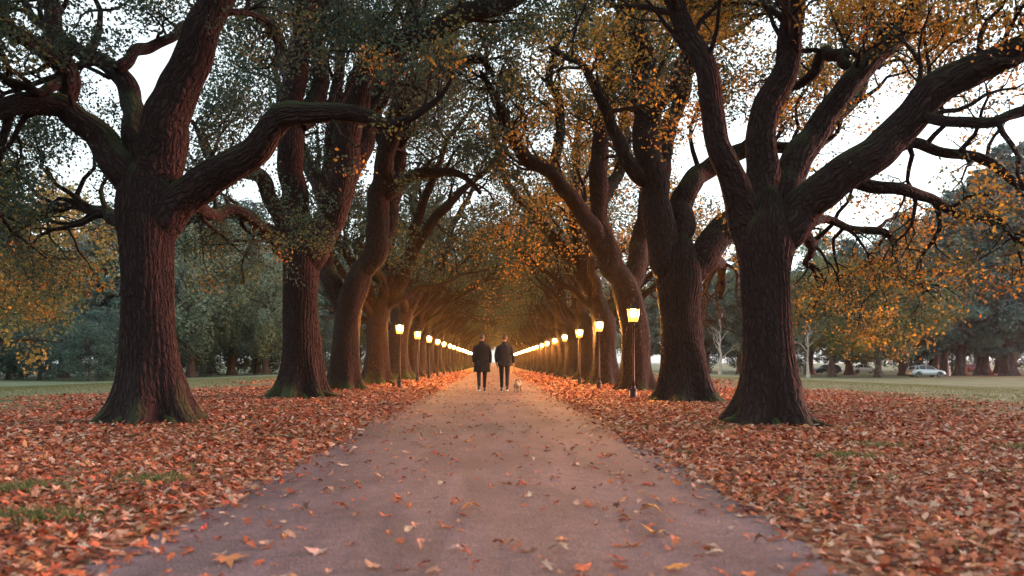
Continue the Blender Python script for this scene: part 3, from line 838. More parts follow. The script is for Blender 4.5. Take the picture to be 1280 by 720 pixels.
tx, ty = scatter(420, 2, 26, r)
k = (x_ok := ((tx < -2.2) | (tx > 2.0))); tx = tx[k]; ty = ty[k]
patch = np.array([(-2.9, 5.0), (-3.3, 4.4), (-2.75, 6.6), (-3.6, 6.2), (-3.1, 4.0), (3.6, 8.2), (5.4, 7.4), (4.4, 9.2), (6.0, 9.0)])
bx_ = []; by_ = []
for q in range(len(tx)):
    m_ = int(r.uniform(15, 60)); bx_.append(tx[q] + r.normal(0, .10, m_)); by_.append(ty[q] + r.normal(0, .10, m_))
for (a, b_) in patch:
    m_ = 700; bx_.append(a + r.normal(0, .16, m_)); by_.append(b_ + r.normal(0, .14, m_))
lx_, ly_ = scatter(110000, 12, 60, r); k = (np.abs(lx_) > 9) & (r.random(len(lx_)) < np.clip((np.abs(lx_) - 8) / 5, 0, 1)); bx_.append(lx_[k]); by_.append(ly_[k])
bx_ = np.concatenate(bx_); by_ = np.concatenate(by_)
gc = np.array([[.06, .10, .03], [.09, .13, .04], [.13, .14, .05], [.05, .08, .03]])[r.integers(0, 4, len(bx_))] * r.uniform(.8, 1.2, (len(bx_), 1))
tag(obj('grass', blades(len(bx_), bx_, by_, r.uniform(.04, .095, len(bx_)), r, gc)), 'short grass tufts showing between the fallen leaves and on the lawn', None, None, 'stuff')

# ================================================================== background trees
def bg_tree(kind, seed, hgt, wid, pal, name='broadleaf_tree'):
    """a tree of the far edge of the lawn: trunk, limbs, clumped crown. local origin at the foot"""
    r = np.random.default_rng(seed)
    root = empty(name, (0, 0, 0))
    bark = M_PALEBARK if kind in ('bare', 'palestem') else M_BARKFAR
    W = Wood()
    tr_r = hgt * (.022 if kind != 'bare' else .014)
    top = hgt * (.93 if kind in ('cedar', 'conifer') else .72)
    n = 9
    pts = np.array([[r.normal(0, .02 * hgt * (i / n)), r.normal(0, .02 * hgt * (i / n)), top * i / n - .1 * (i == 0), tr_r * (1.15 - 1.0 * i / n) + .02] for i in range(n + 1)])
    W.tube(catmull(pts, .5), 14, mod=trunk_mod(5, .7, .5, seed), seed=seed)
    obj('trunk', W.mesh('trunk', bark), root)
    B = Wood(); clumps = []
    if kind == 'bare':
        tw = []; an = []
        for j in range(9):
            t = .3 + .65 * j / 9; p = pts[min(n, int(t * n)), :3]
            a = r.uniform(0, 6.28)
            bp = branch_path(p, (math.cos(a), math.sin(a), .9), hgt * .36 * (1.2 - t), tr_r * .5, r, up=.12, wander=.22, nseg=7)
            tw.append((bp, 7)); grow(bp, 1, 3, r, tw, an, .5, 1.6, sides=(6, 5, 4))
        for bp, k in tw: B.tube(bp, k)
        obj('branches', B.mesh('branches', bark), root)
        pos = np.vstack([a for a in an]); pos = pos[r.random(len(pos)) < .5] + r.normal(0, .3, (1, 3))
        pos = pos + r.normal(0, .35, pos.shape)
        col = PAL['olive'][r.integers(0, 4, len(pos))]
        obj('crown', leaf_cloud(pos, r.uniform(.15, .3, len(pos)), col, r, mat=M_LEAFBG), root)
        return root
    if kind in ('cedar', 'conifer'):
        tiers = int(hgt * (1.1 if kind == 'cedar' else 1.5)); z0 = hgt * (.10 if kind == 'conifer' else .16)
        for i in range(tiers):
            t = (i + r.uniform(-.2, .3)) / tiers
            z = z0 + (hgt - z0) * max(t, 0)
            prof = (1 - max(t, 0)) ** (.75 if kind == 'cedar' else .9) * (.85 + .3 * r.random()) * min(1, .55 + 3 * max(t, 0))
            L = wid * .5 * prof + .4
            nb = 7 if kind == 'cedar' else 8
            a0 = r.uniform(0, 6.28)
            for j in range(nb):
                a = a0 + 6.283 * j / nb + r.normal(0, .2); l = L * r.uniform(.7, 1.15)
                bp = branch_path((0, 0, z), (math.cos(a), math.sin(a), .12), l, .06, r, up=.02, wander=.10, nseg=5, droop=.14)
                B.tube(bp, 4)
                for q in range(2, 6):
                    if l > 1.5 or q > 3:
                        clumps.append((bp[q, :3] + r.normal(0, .15, 3), (.35 + .22 * l * .5) * r.uniform(.7, 1.3), .5))
    else:
        z0 = hgt * (.22 if kind != 'shrub' else .05)
        for j in range(16):
            t = .28 + .6 * j / 16; p = pts[min(n, int(t * n)), :3]; a = j * 2.4 + r.uniform(-.4, .4)
            el = .35 + 1.1 * t
            bp = branch_path(p, (math.cos(a), math.sin(a), el), wid * .48 * (1.15 - .5 * t), tr_r * .45, r, up=.06, wander=.18, nseg=6, droop=.1)
            B.tube(bp, 6)
        nC = 120 if kind == 'round' else 150
        cz = z0 + (hgt - z0) * .5; ch = (hgt - z0) * .5
        for j in range(nC):
            v = fit(r.normal(0, 1, 3)); rad = r.uniform(.35, 1.0) ** .6
            lob = 1 + .18 * math.sin(3 * math.atan2(v[1], v[0]) + seed) + .14 * math.sin(5 * v[2] + seed)
            c = np.array([v[0] * wid * .5 * rad * lob, v[1] * wid * .5 * rad * lob, cz + v[2] * ch * rad * lob])
            if kind == 'weeping' and v[2] < .2: c[2] -= r.uniform(0, .15) * hgt
            if c[2] < z0 * .6: c[2] = z0 * .6 + r.uniform(0, 1)
            clumps.append((c, wid * r.uniform(.055, .115), .8 if kind != 'weeping' else 1.5))
    obj('branches', B.mesh('branches', bark), root)
    P_, O_, C_, S_ = [], [], [], []
    ls = .14 + hgt * .008
    for (c, rad, fl) in clumps:
        m = int(np.clip(rad * rad * 150, 24, 260))
        v = fit(r.normal(0, 1, (m, 3)) + np.array([0, 0, .35]))
        q = v * rad * r.uniform(.55, 1.1, (m, 1)) * np.array([1, 1, fl])
        P_.append(c + q); O_.append(v)
        base = pal[r.integers(0, len(pal))]
        C_.append(base * r.uniform(.75, 1.25, (m, 1)) * np.array([1, 1, 1]) + r.normal(0, .004, (m, 3)))
        S_.append(r.uniform(.7, 1.4, m) * ls)
    obj('crown', leaf_cloud(np.vstack(P_), np.concatenate(S_), np.clip(np.vstack(C_), .01, 1), r, outward=np.vstack(O_), mat=M_LEAFBG, fold=.1), root)
    return root


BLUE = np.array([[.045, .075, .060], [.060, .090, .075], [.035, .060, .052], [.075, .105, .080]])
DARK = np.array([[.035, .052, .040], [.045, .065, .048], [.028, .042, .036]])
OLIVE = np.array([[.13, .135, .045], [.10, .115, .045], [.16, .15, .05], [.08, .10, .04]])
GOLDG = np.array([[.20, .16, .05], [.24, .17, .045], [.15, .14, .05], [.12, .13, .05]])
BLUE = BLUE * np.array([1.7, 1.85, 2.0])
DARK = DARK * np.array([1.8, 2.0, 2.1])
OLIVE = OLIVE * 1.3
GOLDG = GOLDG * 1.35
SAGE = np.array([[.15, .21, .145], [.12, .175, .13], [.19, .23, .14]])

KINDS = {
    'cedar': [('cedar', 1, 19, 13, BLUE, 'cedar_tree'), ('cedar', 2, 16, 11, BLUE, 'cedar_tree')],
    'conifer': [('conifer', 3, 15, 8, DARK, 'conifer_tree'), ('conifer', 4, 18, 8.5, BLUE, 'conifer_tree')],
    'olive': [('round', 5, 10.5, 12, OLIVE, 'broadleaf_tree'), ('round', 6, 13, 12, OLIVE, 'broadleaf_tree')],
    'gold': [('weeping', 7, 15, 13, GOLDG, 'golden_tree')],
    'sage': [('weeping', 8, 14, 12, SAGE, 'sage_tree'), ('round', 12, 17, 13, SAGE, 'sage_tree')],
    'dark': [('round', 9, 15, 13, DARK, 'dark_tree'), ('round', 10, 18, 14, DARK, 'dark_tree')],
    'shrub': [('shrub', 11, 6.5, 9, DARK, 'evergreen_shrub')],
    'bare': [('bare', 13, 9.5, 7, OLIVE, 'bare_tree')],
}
WORD = {'cedar': 'blue green cedar with drooping tiers', 'conifer': 'slim dark conifer', 'olive': 'bushy olive green tree', 'gold': 'pale golden green tree',
        'sage': 'sage green full-crowned tree', 'dark': 'tall dark leafy tree', 'shrub': 'low dark evergreen shrub', 'bare': 'small thin-leaved tree with a whitish trunk'}
# (px at the foot, distance, kind, variant, scale)
BG = [
    # left side
    (-28, 50, 'gold', 0, 1.0), (50, 84, 'shrub', 0, 1.0), (112, 80, 'shrub', 0, .9), (150, 86, 'shrub', 0, 1.05), (10, 88, 'shrub', 0, 1.2), (-40, 84, 'shrub', 0, 1.1),
    (20, 100, 'conifer', 1, 1.0), (78, 96, 'cedar', 1, .95), (128, 104, 'cedar', 0, .95), (238, 92, 'sage', 0, 1.0), (192, 108, 'conifer', 0, 1.1),
    (290, 110, 'cedar', 1, 1.0), (332, 96, 'sage', 0, .85), (358, 118, 'dark', 0, 1.0), (402, 100, 'shrub', 0, 1.0), (404, 116, 'cedar', 1, 1.0), (446, 118, 'sage', 1, .9), (485, 125, 'dark', 0, 1.0),
    (520, 140, 'dark', 1, .9), (262, 128, 'dark', 1, 1.5), (160, 130, 'dark', 1, 1.3), (60, 128, 'dark', 0, 1.2), (-40, 120, 'dark', 1, 1.1), (320, 135, 'dark', 1, 1.4), (430, 140, 'dark', 1, 1.1),
    # right side
    (740, 150, 'dark', 1, .9), (785, 135, 'sage', 1, .9), (832, 125, 'cedar', 1, 1.0), (900, 104, 'bare', 0, 1.15), (884, 128, 'dark', 0, 1.0), (925, 125, 'cedar', 0, .9),
    (962, 120, 'sage', 1, .9), (1010, 96, 'bare', 0, .95), (1040, 102, 'olive', 1, 1.0), (1098, 98, 'olive', 0, 1.05), (1062, 116, 'conifer', 1, .9), (1012, 122, 'sage', 1, 1.0),
    (1130, 112, 'conifer', 1, 1.05), (1166, 116, 'cedar', 1, 1.2), (1200, 112, 'cedar', 0, 1.15), (1228, 114, 'conifer', 1, 1.35), (1262, 110, 'cedar', 0, 1.4), (1300, 112, 'cedar', 1, 1.6), (1350, 115, 'dark', 1, 1.0),
    (1080, 170, 'dark', 1, 1.4), (1150, 175, 'dark', 0, 1.8), (1225, 172, 'dark', 1, 1.9), (1295, 170, 'dark', 1, 2.0), (1010, 172, 'dark', 1, 1.1), (940, 165, 'dark', 1, 1.0), (870, 165, 'dark', 0, 1.1),
    (870, 150, 'shrub', 0, 1.3), (935, 152, 'shrub', 0, 1.2), (985, 150, 'shrub', 0, 1.3), (1135, 150, 'shrub', 0, 1.3), (1190, 152, 'shrub', 0, 1.3), (1270, 150, 'shrub', 0, 1.4), (1320, 148, 'shrub', 0, 1.3),
    (200, 118, 'shrub', 0, 1.4), (262, 120, 'shrub', 0, 1.3), (320, 118, 'shrub', 0, 1.3), (360, 122, 'shrub', 0, 1.2), (450, 125, 'shrub', 0, 1.2), (500, 135, 'shrub', 0, 1.2), (240, 100, 'shrub', 0, .8),
    (1250, 128, 'dark', 1, 1.35), (1180, 130, 'dark', 1, 1.2),
]
built = {}
count = {}
for (px, d, kind, var, s) in sorted(BG, key=lambda q: q[0]):
    side = 'left' if px < VX else 'right'
    far = d >= 120
    key = (side, kind, far)
    n_ = count.get(key, 0); count[key] = n_ + 1
    where = f'at the {side} lawn edge' if not far else f'deep in the {side} wood'
    lab = f'{WORD[kind]} {where}, {ORD[n_]} from the left'
    if kind in ('cedar', 'conifer', 'sage', 'dark', 'olive'): s *= 1.22 if d < 125 else 1.12
    x = (px - VX) / F * d; loc = (x, d, float(terrain(np.array(x), d)))
    grp = f'{kind} trees {"in the back of the wood" if far else "at the lawn edge"} on the {side}'
    rz = rr.uniform(0, 6.28)
    if (kind, var) not in built:
        a = KINDS[kind][var]
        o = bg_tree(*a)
        built[(kind, var)] = o
        o.location = loc; o.rotation_euler = (0, 0, rz); o.scale = (s, s, s)
    else:
        o = copy_tree(built[(kind, var)], loc, rz, s)
    tag(o, lab, 'shrub' if kind == 'shrub' else 'tree', grp)

# ================================================================== street lamps
M_IRON = simple('lamp_iron', (.02, .018, .017), .45, .6, .2, 30)
mg, nt, out = new_mat('lamp_glow')
em = N(nt, 'ShaderNodeEmission'); em.inputs['Color'].default_value = (1.0, .29, .035, 1); em.inputs['Strength'].default_value = 1.6
tb = N(nt, 'ShaderNodeBsdfTransparent'); tb.inputs['Color'].default_value = (1, .80, .50, 1)
ms_ = N(nt, 'ShaderNodeMixShader'); ms_.inputs[0].default_value = .55
nt.links.new(tb.outputs[0], ms_.inputs[1]); nt.links.new(em.outputs[0], ms_.inputs[2]); nt.links.new(ms_.outputs[0], out.inputs['Surface'])
mbulb, nt, out = new_mat('lamp_bulb')
em = N(nt, 'ShaderNodeEmission'); em.inputs['Color'].default_value = (1.0, .50, .15, 1); em.inputs['Strength'].default_value = 1800
nt.links.new(em.outputs[0], out.inputs['Surface'])


def lathe(prof, k=16, square=False):
    v = []; f = []
    rot = math.pi / k if square else 0
    for (rad, z) in prof:
        for j in range(k):
            a = 2 * math.pi * j / k + rot
            v.append((rad * math.cos(a), rad * math.sin(a), z))
    for i in range(len(prof) - 1):
        for j in range(k):
            f.append((i * k + j, i * k + (j + 1) % k, (i + 1) * k + (j + 1) % k, (i + 1) * k + j))
    f.append(tuple(reversed(range(k)))); f.append(tuple((len(prof) - 1) * k + j for j in range(k)))
    return v, f


def pmesh(name, parts, mat, smooth=False):
    V = []; Fc = []
    for v, f in parts:
        o = len(V); V += list(v); Fc += [tuple(i + o for i in q) for q in f]
    me = bpy.data.meshes.new(name); me.from_pydata(V, [], Fc); me.materials.append(mat)
    if smooth: me.polygons.foreach_set('use_smooth', [True] * len(me.polygons))
    me.update()
    return me


def bar(a, b, w, k=6):
    a = Vector(a); b = Vector(b); d = (b - a).normalized()
    u = d.orthogonal().normalized(); v = d.cross(u)
    vs = []
    for p in (a, b):
        for j in range(k):
            t = 2 * math.pi * j / k; vs.append(tuple(p + u * math.cos(t) * w + v * math.sin(t) * w))
    f = [(j, (j + 1) % k, k + (j + 1) % k, k + j) for j in range(k)] + [tuple(reversed(range(k))), tuple(range(k, 2 * k))]
    return vs, f


pole_me = pmesh('pole', [lathe([(.042, .30), (.036, .5), (.030, 1.2), (.026, 1.96), (.04, 1.98), (.04, 2.0), (.024, 2.02), (.05, 2.07)], 14)], M_IRON, True)
base_me = pmesh('base', [lathe([(.13, -.02), (.13, .05), (.095, .07), (.085, .20), (.10, .22), (.10, .25), (.055, .30), (.050, .34)], 14)], M_IRON)
# four-sided lantern, wider above
glass_me = pmesh('glass', [lathe([(.145, 2.082), (.195, 2.40)], 4, True)], mg)
fr = [lathe([(.165, 2.07), (.165, 2.081)], 4, True)]
for j in range(4):
    a = math.pi / 4 + j * math.pi / 2
    fr.append(bar((.152 * math.cos(a), .152 * math.sin(a), 2.08), (.205 * math.cos(a), .205 * math.sin(a), 2.41), .009))
frame_me = pmesh('lantern_frame', fr, M_IRON)
roof_me = pmesh('lantern_roof', [lathe([(.225, 2.402), (.225, 2.42), (.17, 2.46), (.09, 2.50), (.085, 2.55), (.05, 2.58)], 4, True)], M_IRON)
fin_me = pmesh('finial', [lathe([(.018, 2.58), (.014, 2.61), (.03, 2.64), (.02, 2.67), (.004, 2.73)], 10)], M_IRON, True)
bulb_me = pmesh('bulb', [lathe([(.02, 2.20), (.06, 2.22), (.085, 2.27), (.085, 2.32), (.05, 2.36), (.03, 2.40)], 12)], mbulb, True)
LX, LXR = -3.68, 3.74
first = None
for side, x, y0, step, nn in (('left', LX, 31.0, 7.0, 40), ('right', LXR, 21.6, 6.95, 42)):
    for i in range(nn):
        y = y0 + step * i
        root = empty('street_lamp', (x + rr.uniform(-.04, .04), y, 0), rr.uniform(-.1, .1))
        if i < 14: lab = f'{ORD[i]} lit lantern on a thin black post from the camera, {side} side of the path'
        else: lab = f'tiny distant lit lantern in the glowing line on the {side} of the path'
        tag(root, lab, 'street lamp', f'street lamps along the {side} verge')
        for nm, me_ in (('pole', pole_me), ('base', base_me), ('glass', glass_me), ('bulb', bulb_me), ('lantern_roof', roof_me), ('lantern_frame', frame_me), ('finial', fin_me)):
            if i > 16 and nm in ('base', 'lantern_frame', 'finial'): continue
            obj(nm, me_, root)

# ================================================================== people
SKIN = simple('skin', (.30, .15, .11), .55, 0, .05)
HAIR_A = simple('fair_brown_hair', (.06, .032, .018), .6, 0, .3, 60, .5)
HAIR_B = simple('reddish_hair', (.07, .024, .014), .6, 0, .3, 60, .5)
COAT = simple('black_wool', (.014, .013, .016), .9, 0, .2, 40, .3, spec=.2)
JACKET = simple('dark_jacket_cloth', (.018, .017, .022), .8, 0, .2, 40, .3, spec=.2)
TROUS = simple('dark_denim', (.016, .017, .026), .85, 0, .2, 60, .2, spec=.2)
SHOE = simple('black_leather', (.02, .018, .018), .5)
SOLE = simple('white_rubber', (.65, .63, .6), .6, 0, .05)


def skin_mesh(name, verts, edges, radii, mat, root=0, sub=2, flat=None):
    me = bpy.data.meshes.new(name); me.from_pydata(verts, edges, [])
    o = bpy.data.objects.new(name, me); COL.objects.link(o)
    md = o.modifiers.new('s', 'SKIN'); md.use_smooth_shade = True
    sv = me.skin_vertices[0].data
    for i, q in enumerate(radii):
        sv[i].radius = q if isinstance(q, tuple) else (q, q)
        sv[i].use_root = (i == root)
    s = o.modifiers.new('u', 'SUBSURF'); s.levels = sub; s.render_levels = sub
    dg = bpy.context.evaluated_depsgraph_get(); dg.update()
    m2 = bpy.data.meshes.new_from_object(o.evaluated_get(dg))
    bpy.data.objects.remove(o)
    m2.name = name; m2.materials.clear(); m2.materials.append(mat)
    m2.polygons.foreach_set('use_smooth', [True] * len(m2.polygons))
    return m2


def loft(rings, k=20, cap=True):
    """rings: (cx, cy, z, rx, ry) -> closed skin of ellipses"""
    v = []; f = []
    for (cx, cy, z, rx_, ry_) in rings:
        for j in range(k):
            a = 2 * math.pi * j / k; v.append((cx + rx_ * math.cos(a), cy + ry_ * math.sin(a), z))
    for i in range(len(rings) - 1):
        for j in range(k):
            f.append((i * k + j, i * k + (j + 1) % k, (i + 1) * k + (j + 1) % k, (i + 1) * k + j))
    if cap: f.append(tuple(reversed(range(k)))); f.append(tuple((len(rings) - 1) * k + j for j in range(k)))
    return v, f


def person(x, y, rz, hgt, label, hair_mat, coat_mat, long_coat, stride, arms):
    """walks away from the camera (+y). stride: y offset of the left/right foot. arms: hand positions (relative)"""
    root = empty('person', (x, y, .04), rz, hgt / 1.80)
    tag(root, label, 'person')
    sl, sr_ = stride
    hipL, hipR = (-.095, 0, .92), (.095, 0, .92)
    def leg(s, off, lift):
        kn = (s * .092, off * .45 + .05, .50)
        an = (s * .085, off - .03 + (0.0), .09 + lift)
        toe = (s * .098, off + .13, .035 + lift * .5)
        return kn, an, toe
    liftL = .06 if sl < sr_ else .0; liftR = .06 if sr_ < sl else .0
    kL, aL, tL = leg(-1, sl, liftL); kR, aR, tR = leg(1, sr_, liftR)
    (elL, haL), (elR, haR) = arms
    V = [(0, 0, .96), (0, .01, 1.16), (0, .0, 1.38), (0, .005, 1.50), (0, .02, 1.565),       # 0-4 pelvis..neck
         (0, .03, 1.64), (0, .035, 1.715), (0, .03, 1.765),                                      # 5-7 head
         (-.19, 0, 1.42), elL, haL, (.19, 0, 1.42), elR, haR,                                    # 8-13 arms
         hipL, kL, aL, tL, hipR, kR, aR, tR]                                                     # 14-21 legs
    E = [(0, 1), (1, 2), (2, 3), (3, 4), (4, 5), (5, 6), (6, 7), (2, 8), (8, 9), (9, 10), (2, 11), (11, 12), (12, 13),
         (0, 14), (14, 15), (15, 16), (16, 17), (0, 18), (18, 19), (19, 20), (20, 21)]
    Rr = [(.15, .10), (.14, .095), (.15, .10), (.06, .06), (.052, .052), (.075, .088), (.082, .10), (.055, .07),
          (.058, .058), (.042, .042), (.028, .028), (.058, .058), (.042, .042), (.028, .028),
          (.088, .088), (.056, .056), (.037, .037), (.032, .03), (.088, .088), (.056, .056), (.037, .037), (.032, .03)]
    # hands: palm, four fingers, thumb as short chains in the same skin
    for wrist, s in ((10, -1), (13, 1)):
        w = Vector(V[wrist]); el = Vector(V[wrist - 1]); d = (w - el).normalized()
        side = Vector((0, 1, 0)); side = (side - d * side.dot(d)).normalized()
        palm = w + d * .055; V.append(tuple(palm)); Rr.append((.030, .022)); E.append((wrist, len(V) - 1)); pi = len(V) - 1
        inw = Vector((-s, 0, 0))
        for q, L in zip((-1.5, -.5, .5, 1.5), (.058, .07, .074, .066)):
            a = palm + d * .035 + side * q * .019; b = a + d * L * .55 + inw * .012; c = b + d * L * .35 + inw * .022
            i0 = len(V); V += [tuple(a), tuple(b), tuple(c)]; Rr += [(.0095, .0095), (.0085, .0085), (.007, .007)]
            E += [(pi, i0), (i0, i0 + 1), (i0 + 1, i0 + 2)]
        a = palm + side * .034 - d * .012 + inw * .01; b = a + side * .02 + d * .035 + inw * .008
        i0 = len(V); V += [tuple(a), tuple(b)]; Rr += [(.012, .012), (.009, .009)]; E += [(pi, i0), (i0, i0 + 1)]
    body = skin_mesh('body', V, E, Rr, SKIN)
    # facial features are on the far side; nose, ears and eye sockets shaped onto the head
    bm = bmesh.new(); bm.from_mesh(body)
    for v in bm.verts:
        c = v.co
        if c.z > 1.6 and c.y > .09:
            c.y += .022 * math.exp(-((c.z - 1.665) / .022) ** 2 - (c.x / .018) ** 2)
            c.y -= .010 * math.exp(-((c.z - 1.70) / .014) ** 2 - ((abs(c.x) - .032) / .016) ** 2)
            c.y += .006 * math.exp(-((c.z - 1.62) / .010) ** 2 - (c.x / .026) ** 2)
        if 1.64 < c.z < 1.71 and abs(c.x) > .062 and abs(c.y - .03) < .03:
            c.x += math.copysign(.016, c.x)
    bm.to_mesh(body); bm.free()
    obj('body', body, root)
    # hair: cap over crown and back of the head
    hv, hf = [], []
    kk, mm = 22, 11
    for i in range(mm):
        ph = math.pi * .56 * i / (mm - 1)
        for j in range(kk):
            a = 2 * math.pi * j / kk
            front = math.sin(a) > .25
            p2 = ph * (.62 if front else 1.22)
            q = Vector((.090 * math.sin(p2) * math.cos(a), .034 + .106 * math.sin(p2) * math.sin(a), 1.700 + .104 * math.cos(p2)))
            q *= 1 + .004 * math.sin(7 * a + 5 * ph)
            hv.append(tuple(q))
    for i in range(mm - 1):
        for j in range(kk): hf.append((i * kk + j, (i + 1) * kk + j, (i + 1) * kk + (j + 1) % kk, i * kk + (j + 1) % kk))
    hm = pmesh('hair', [(hv, hf)], hair_mat, True); obj('hair', hm, root)
    # trousers
    TV = [(0, 0, .95), (hipL[0], 0, .90), (kL[0], kL[1], kL[2]), (aL[0], aL[1] + .005, aL[2] + .015), (hipR[0], 0, .90), (kR[0], kR[1], kR[2]), (aR[0], aR[1] + .005, aR[2] + .015)]
    tm = skin_mesh('trousers', TV, [(0, 1), (1, 2), (2, 3), (0, 4), (4, 5), (5, 6)], [(.155, .12), .10, .070, .052, .10, .070, .052], TROUS)
    obj('trousers', tm, root)
    # coat: torso shell + sleeves in one skinned piece, skirt lofted
    hem = .62 if long_coat else .80
    fl = .245 if long_coat else .20
    rings = [(0, 0, hem, fl, .165), (0, 0, hem + .03, fl - .003, .163), (0, 0, .90, .215 if long_coat else .198, .150), (0, 0, 1.05, .195, .138), (0, 0, 1.2, .205, .142), (0, 0, 1.33, .222, .145),
             (0, 0, 1.41, .215, .135), (0, .0, 1.46, .17, .115), (0, .005, 1.50, .095, .090), (0, .012, 1.535, .078, .080), (0, .014, 1.575, .076, .078), (0, .014, 1.58, .066, .068)]
    rk = []
    rings = [(a, b, c, d * 1.07, e * 1.08) for a, b, c, d, e in rings]
    v0, f0 = loft(rings, 32)
    v0 = [(a + .006 * math.sin(9 * math.atan2(b, a) + c * 4) * (1 if c < 1.2 else .3), b + .006 * math.cos(7 * math.atan2(b, a) + c * 3), c) for a, b, c in v0]
    cm = pmesh('coat', [(v0, f0)], coat_mat, True)
    sm = []
    for (el, ha), s in ((arms[0], -1), (arms[1], 1)):
        hx = Vector(ha); ex = Vector(el)
        SV = [(s * .13, 0, 1.40), (s * .205, 0, 1.395), tuple(ex), tuple(ex.lerp(hx, .95))]
        sm.append(skin_mesh('sleeve', SV, [(0, 1), (1, 2), (2, 3)], [.075, .082, .062, .050], coat_mat))
    bm = bmesh.new(); bm.from_mesh(cm)
    for s_ in sm: bm.from_mesh(s_)
    bm.to_mesh(cm); bm.free()
    cm.polygons.foreach_set('use_smooth', [True] * len(cm.polygons))
    obj('coat' if long_coat else 'jacket', cm, root)
    # shoes
    for (an, toe, lift) in ((aL, tL, liftL), (aR, tR, liftR)):
        cx = (an[0] + toe[0]) / 2
        sh = [(cx, an[1] + .035, .0 + lift, .045, .135), (cx, an[1] + .035, .025 + lift, .047, .138), (cx, an[1] + .03, .05 + lift, .045, .125), (cx, an[1] + .0, .085 + lift, .042, .07), (cx, an[1] - .01, .13 + lift, .044, .05)]
        so = obj('shoe', pmesh('shoe', [loft(sh, 18)], SHOE, True), root)
        obj('sole', pmesh('sole', [loft([(cx, an[1] + .035, -.022 + lift, .047, .14), (cx, an[1] + .035, .012 + lift, .049, .142)], 18)], SOLE), so)
    return root


PY = 25.4
person(-.40, PY, .03, 1.84, 'person with short fair-brown hair walking away in a knee-length black coat, left of the two', HAIR_A, COAT, True, (-.20, .22),
       (((-.265, -.05, 1.13), (-.25, .02, .90)), ((.265, .02, 1.13), (.262, -.02, .87))))
person(.32, PY + .1, -.03, 1.82, 'person with short reddish hair walking away in a dark hip-length jacket, holding a leash', HAIR_B, JACKET, False, (.20, -.22),
       (((-.27, .02, 1.14), (-.245, .06, .90)), ((.27, -.03, 1.13), (.285, .06, .89))))

# ------------------------------------------------------------------ dog
FUR = simple('cream_fur', (.30, .24, .19), .9, 0, .35, 18, .8, spec=.1)
FURB = simple('brown_fur', (.14, .075, .04), .9, 0, .35, 18, .8, spec=.1)
dog = empty('dog', (.74, PY - .1, .03), R(-14))
tag(dog, 'small shaggy white and tan dog trotting on a leash beside the right walker', 'dog')
DV = [(0, -.17, .27), (0, -.02, .28), (0, .14, .285), (0, .21, .33), (0, .25, .385), (0, .31, .375), (0, .355, .355),         # rump, belly, chest, neck, head, muzzle
      (-.055, -.19, .22), (-.06, -.15, .145), (-.06, -.215, .09), (-.06, -.20, .015), (-.06, -.175, .012),
      (.055, -.19, .22), (.06, -.12, .145), (.06, -.18, .09), (.06, -.15, .015), (.06, -.125, .012),
      (-.055, .15, .22), (-.055, .155, .12), (-.055, .15, .015), (-.055, .175, .012),
      (.055, .15, .22), (.055, .18, .12), (.055, .20, .03), (.055, .225, .022),
      (0, -.22, .32), (0, -.25, .38), (0, -.22, .425)]
DE = [(0, 1), (1, 2), (2, 3), (3, 4), (4, 5), (5, 6), (0, 7), (7, 8), (8, 9), (9, 10), (10, 11), (0, 12), (12, 13), (13, 14), (14, 15), (15, 16),
      (2, 17), (17, 18), (18, 19), (19, 20), (2, 21), (21, 22), (22, 23), (23, 24), (0, 25), (25, 26), (26, 27)]
DR = [.085, .088, .095, .062, .062, .036, .022, .052, .038, .022, .020, .018, .052, .038, .022, .020, .018, .04, .026, .021, .019, .04, .026, .021, .019, .026, .026, .018]
db = skin_mesh('body', DV, DE, DR, FUR)
bm = bmesh.new(); bm.from_mesh(db)
db.materials.append(FURB)
for f in bm.faces:
    c = f.calc_center_median()
    if (-.12 < c.y < .05 and c.z > .29) or (c.y > .2 and c.z > .385) or (c.y < -.235 and c.z > .36): f.material_index = 1
for v in bm.verts:
    v.co += v.normal * .008 * math.sin(v.co.x * 190 + v.co.y * 140 + v.co.z * 170)
bm.to_mesh(db); bm.free()
obj('body', db, dog)
for s in (-1, 1):
    obj('ear', pmesh('ear', [([(s * .035, .235, .43), (s * .065, .24, .41), (s * .075, .255, .35), (s * .05, .265, .40), (s * .06, .235, .385)], [(0, 1, 3), (1, 2, 3), (0, 4, 1), (4, 2, 1), (0, 3, 4), (3, 2, 4)])], FURB), dog)
obj('nose', pmesh('nose', [lathe([(.004, -.01), (.013, -.004), (.013, .004), (.004, .01)], 10)], SHOE, True), dog).location = (0, .375, .36)
obj('collar', pmesh('collar', [lathe([(.064, -.012), (.066, 0), (.064, .012)], 18)], simple('red_nylon', (.35, .03, .03), .5), True), dog).location = (0, .205, .335)
# leash from the hand to the collar
hand = np.array([.32 + .285, PY + .17, .04 + .80]); col_ = np.array([.74 + .05, PY + .10, .40])
lp = []
for i in range(11):
    t = i / 10; p = hand * (1 - t) + col_ * t; p[2] -= .05 * math.sin(math.pi * t); lp.append([*p, .005])
W = Wood(); W.tube(np.array(lp), 6)
tag(obj('leash', W.mesh('leash', JACKET)), 'thin dark leash hanging from the hand to the small dog', 'leash')

# ================================================================== cars
GLASSD = simple('car_glass', (.03, .035, .04), .08, 0, .02)
TYRE = simple('tyre_rubber', (.02, .02, .02), .8)
RIM = simple('alloy_rim', (.45, .46, .47), .3, .9, .05)


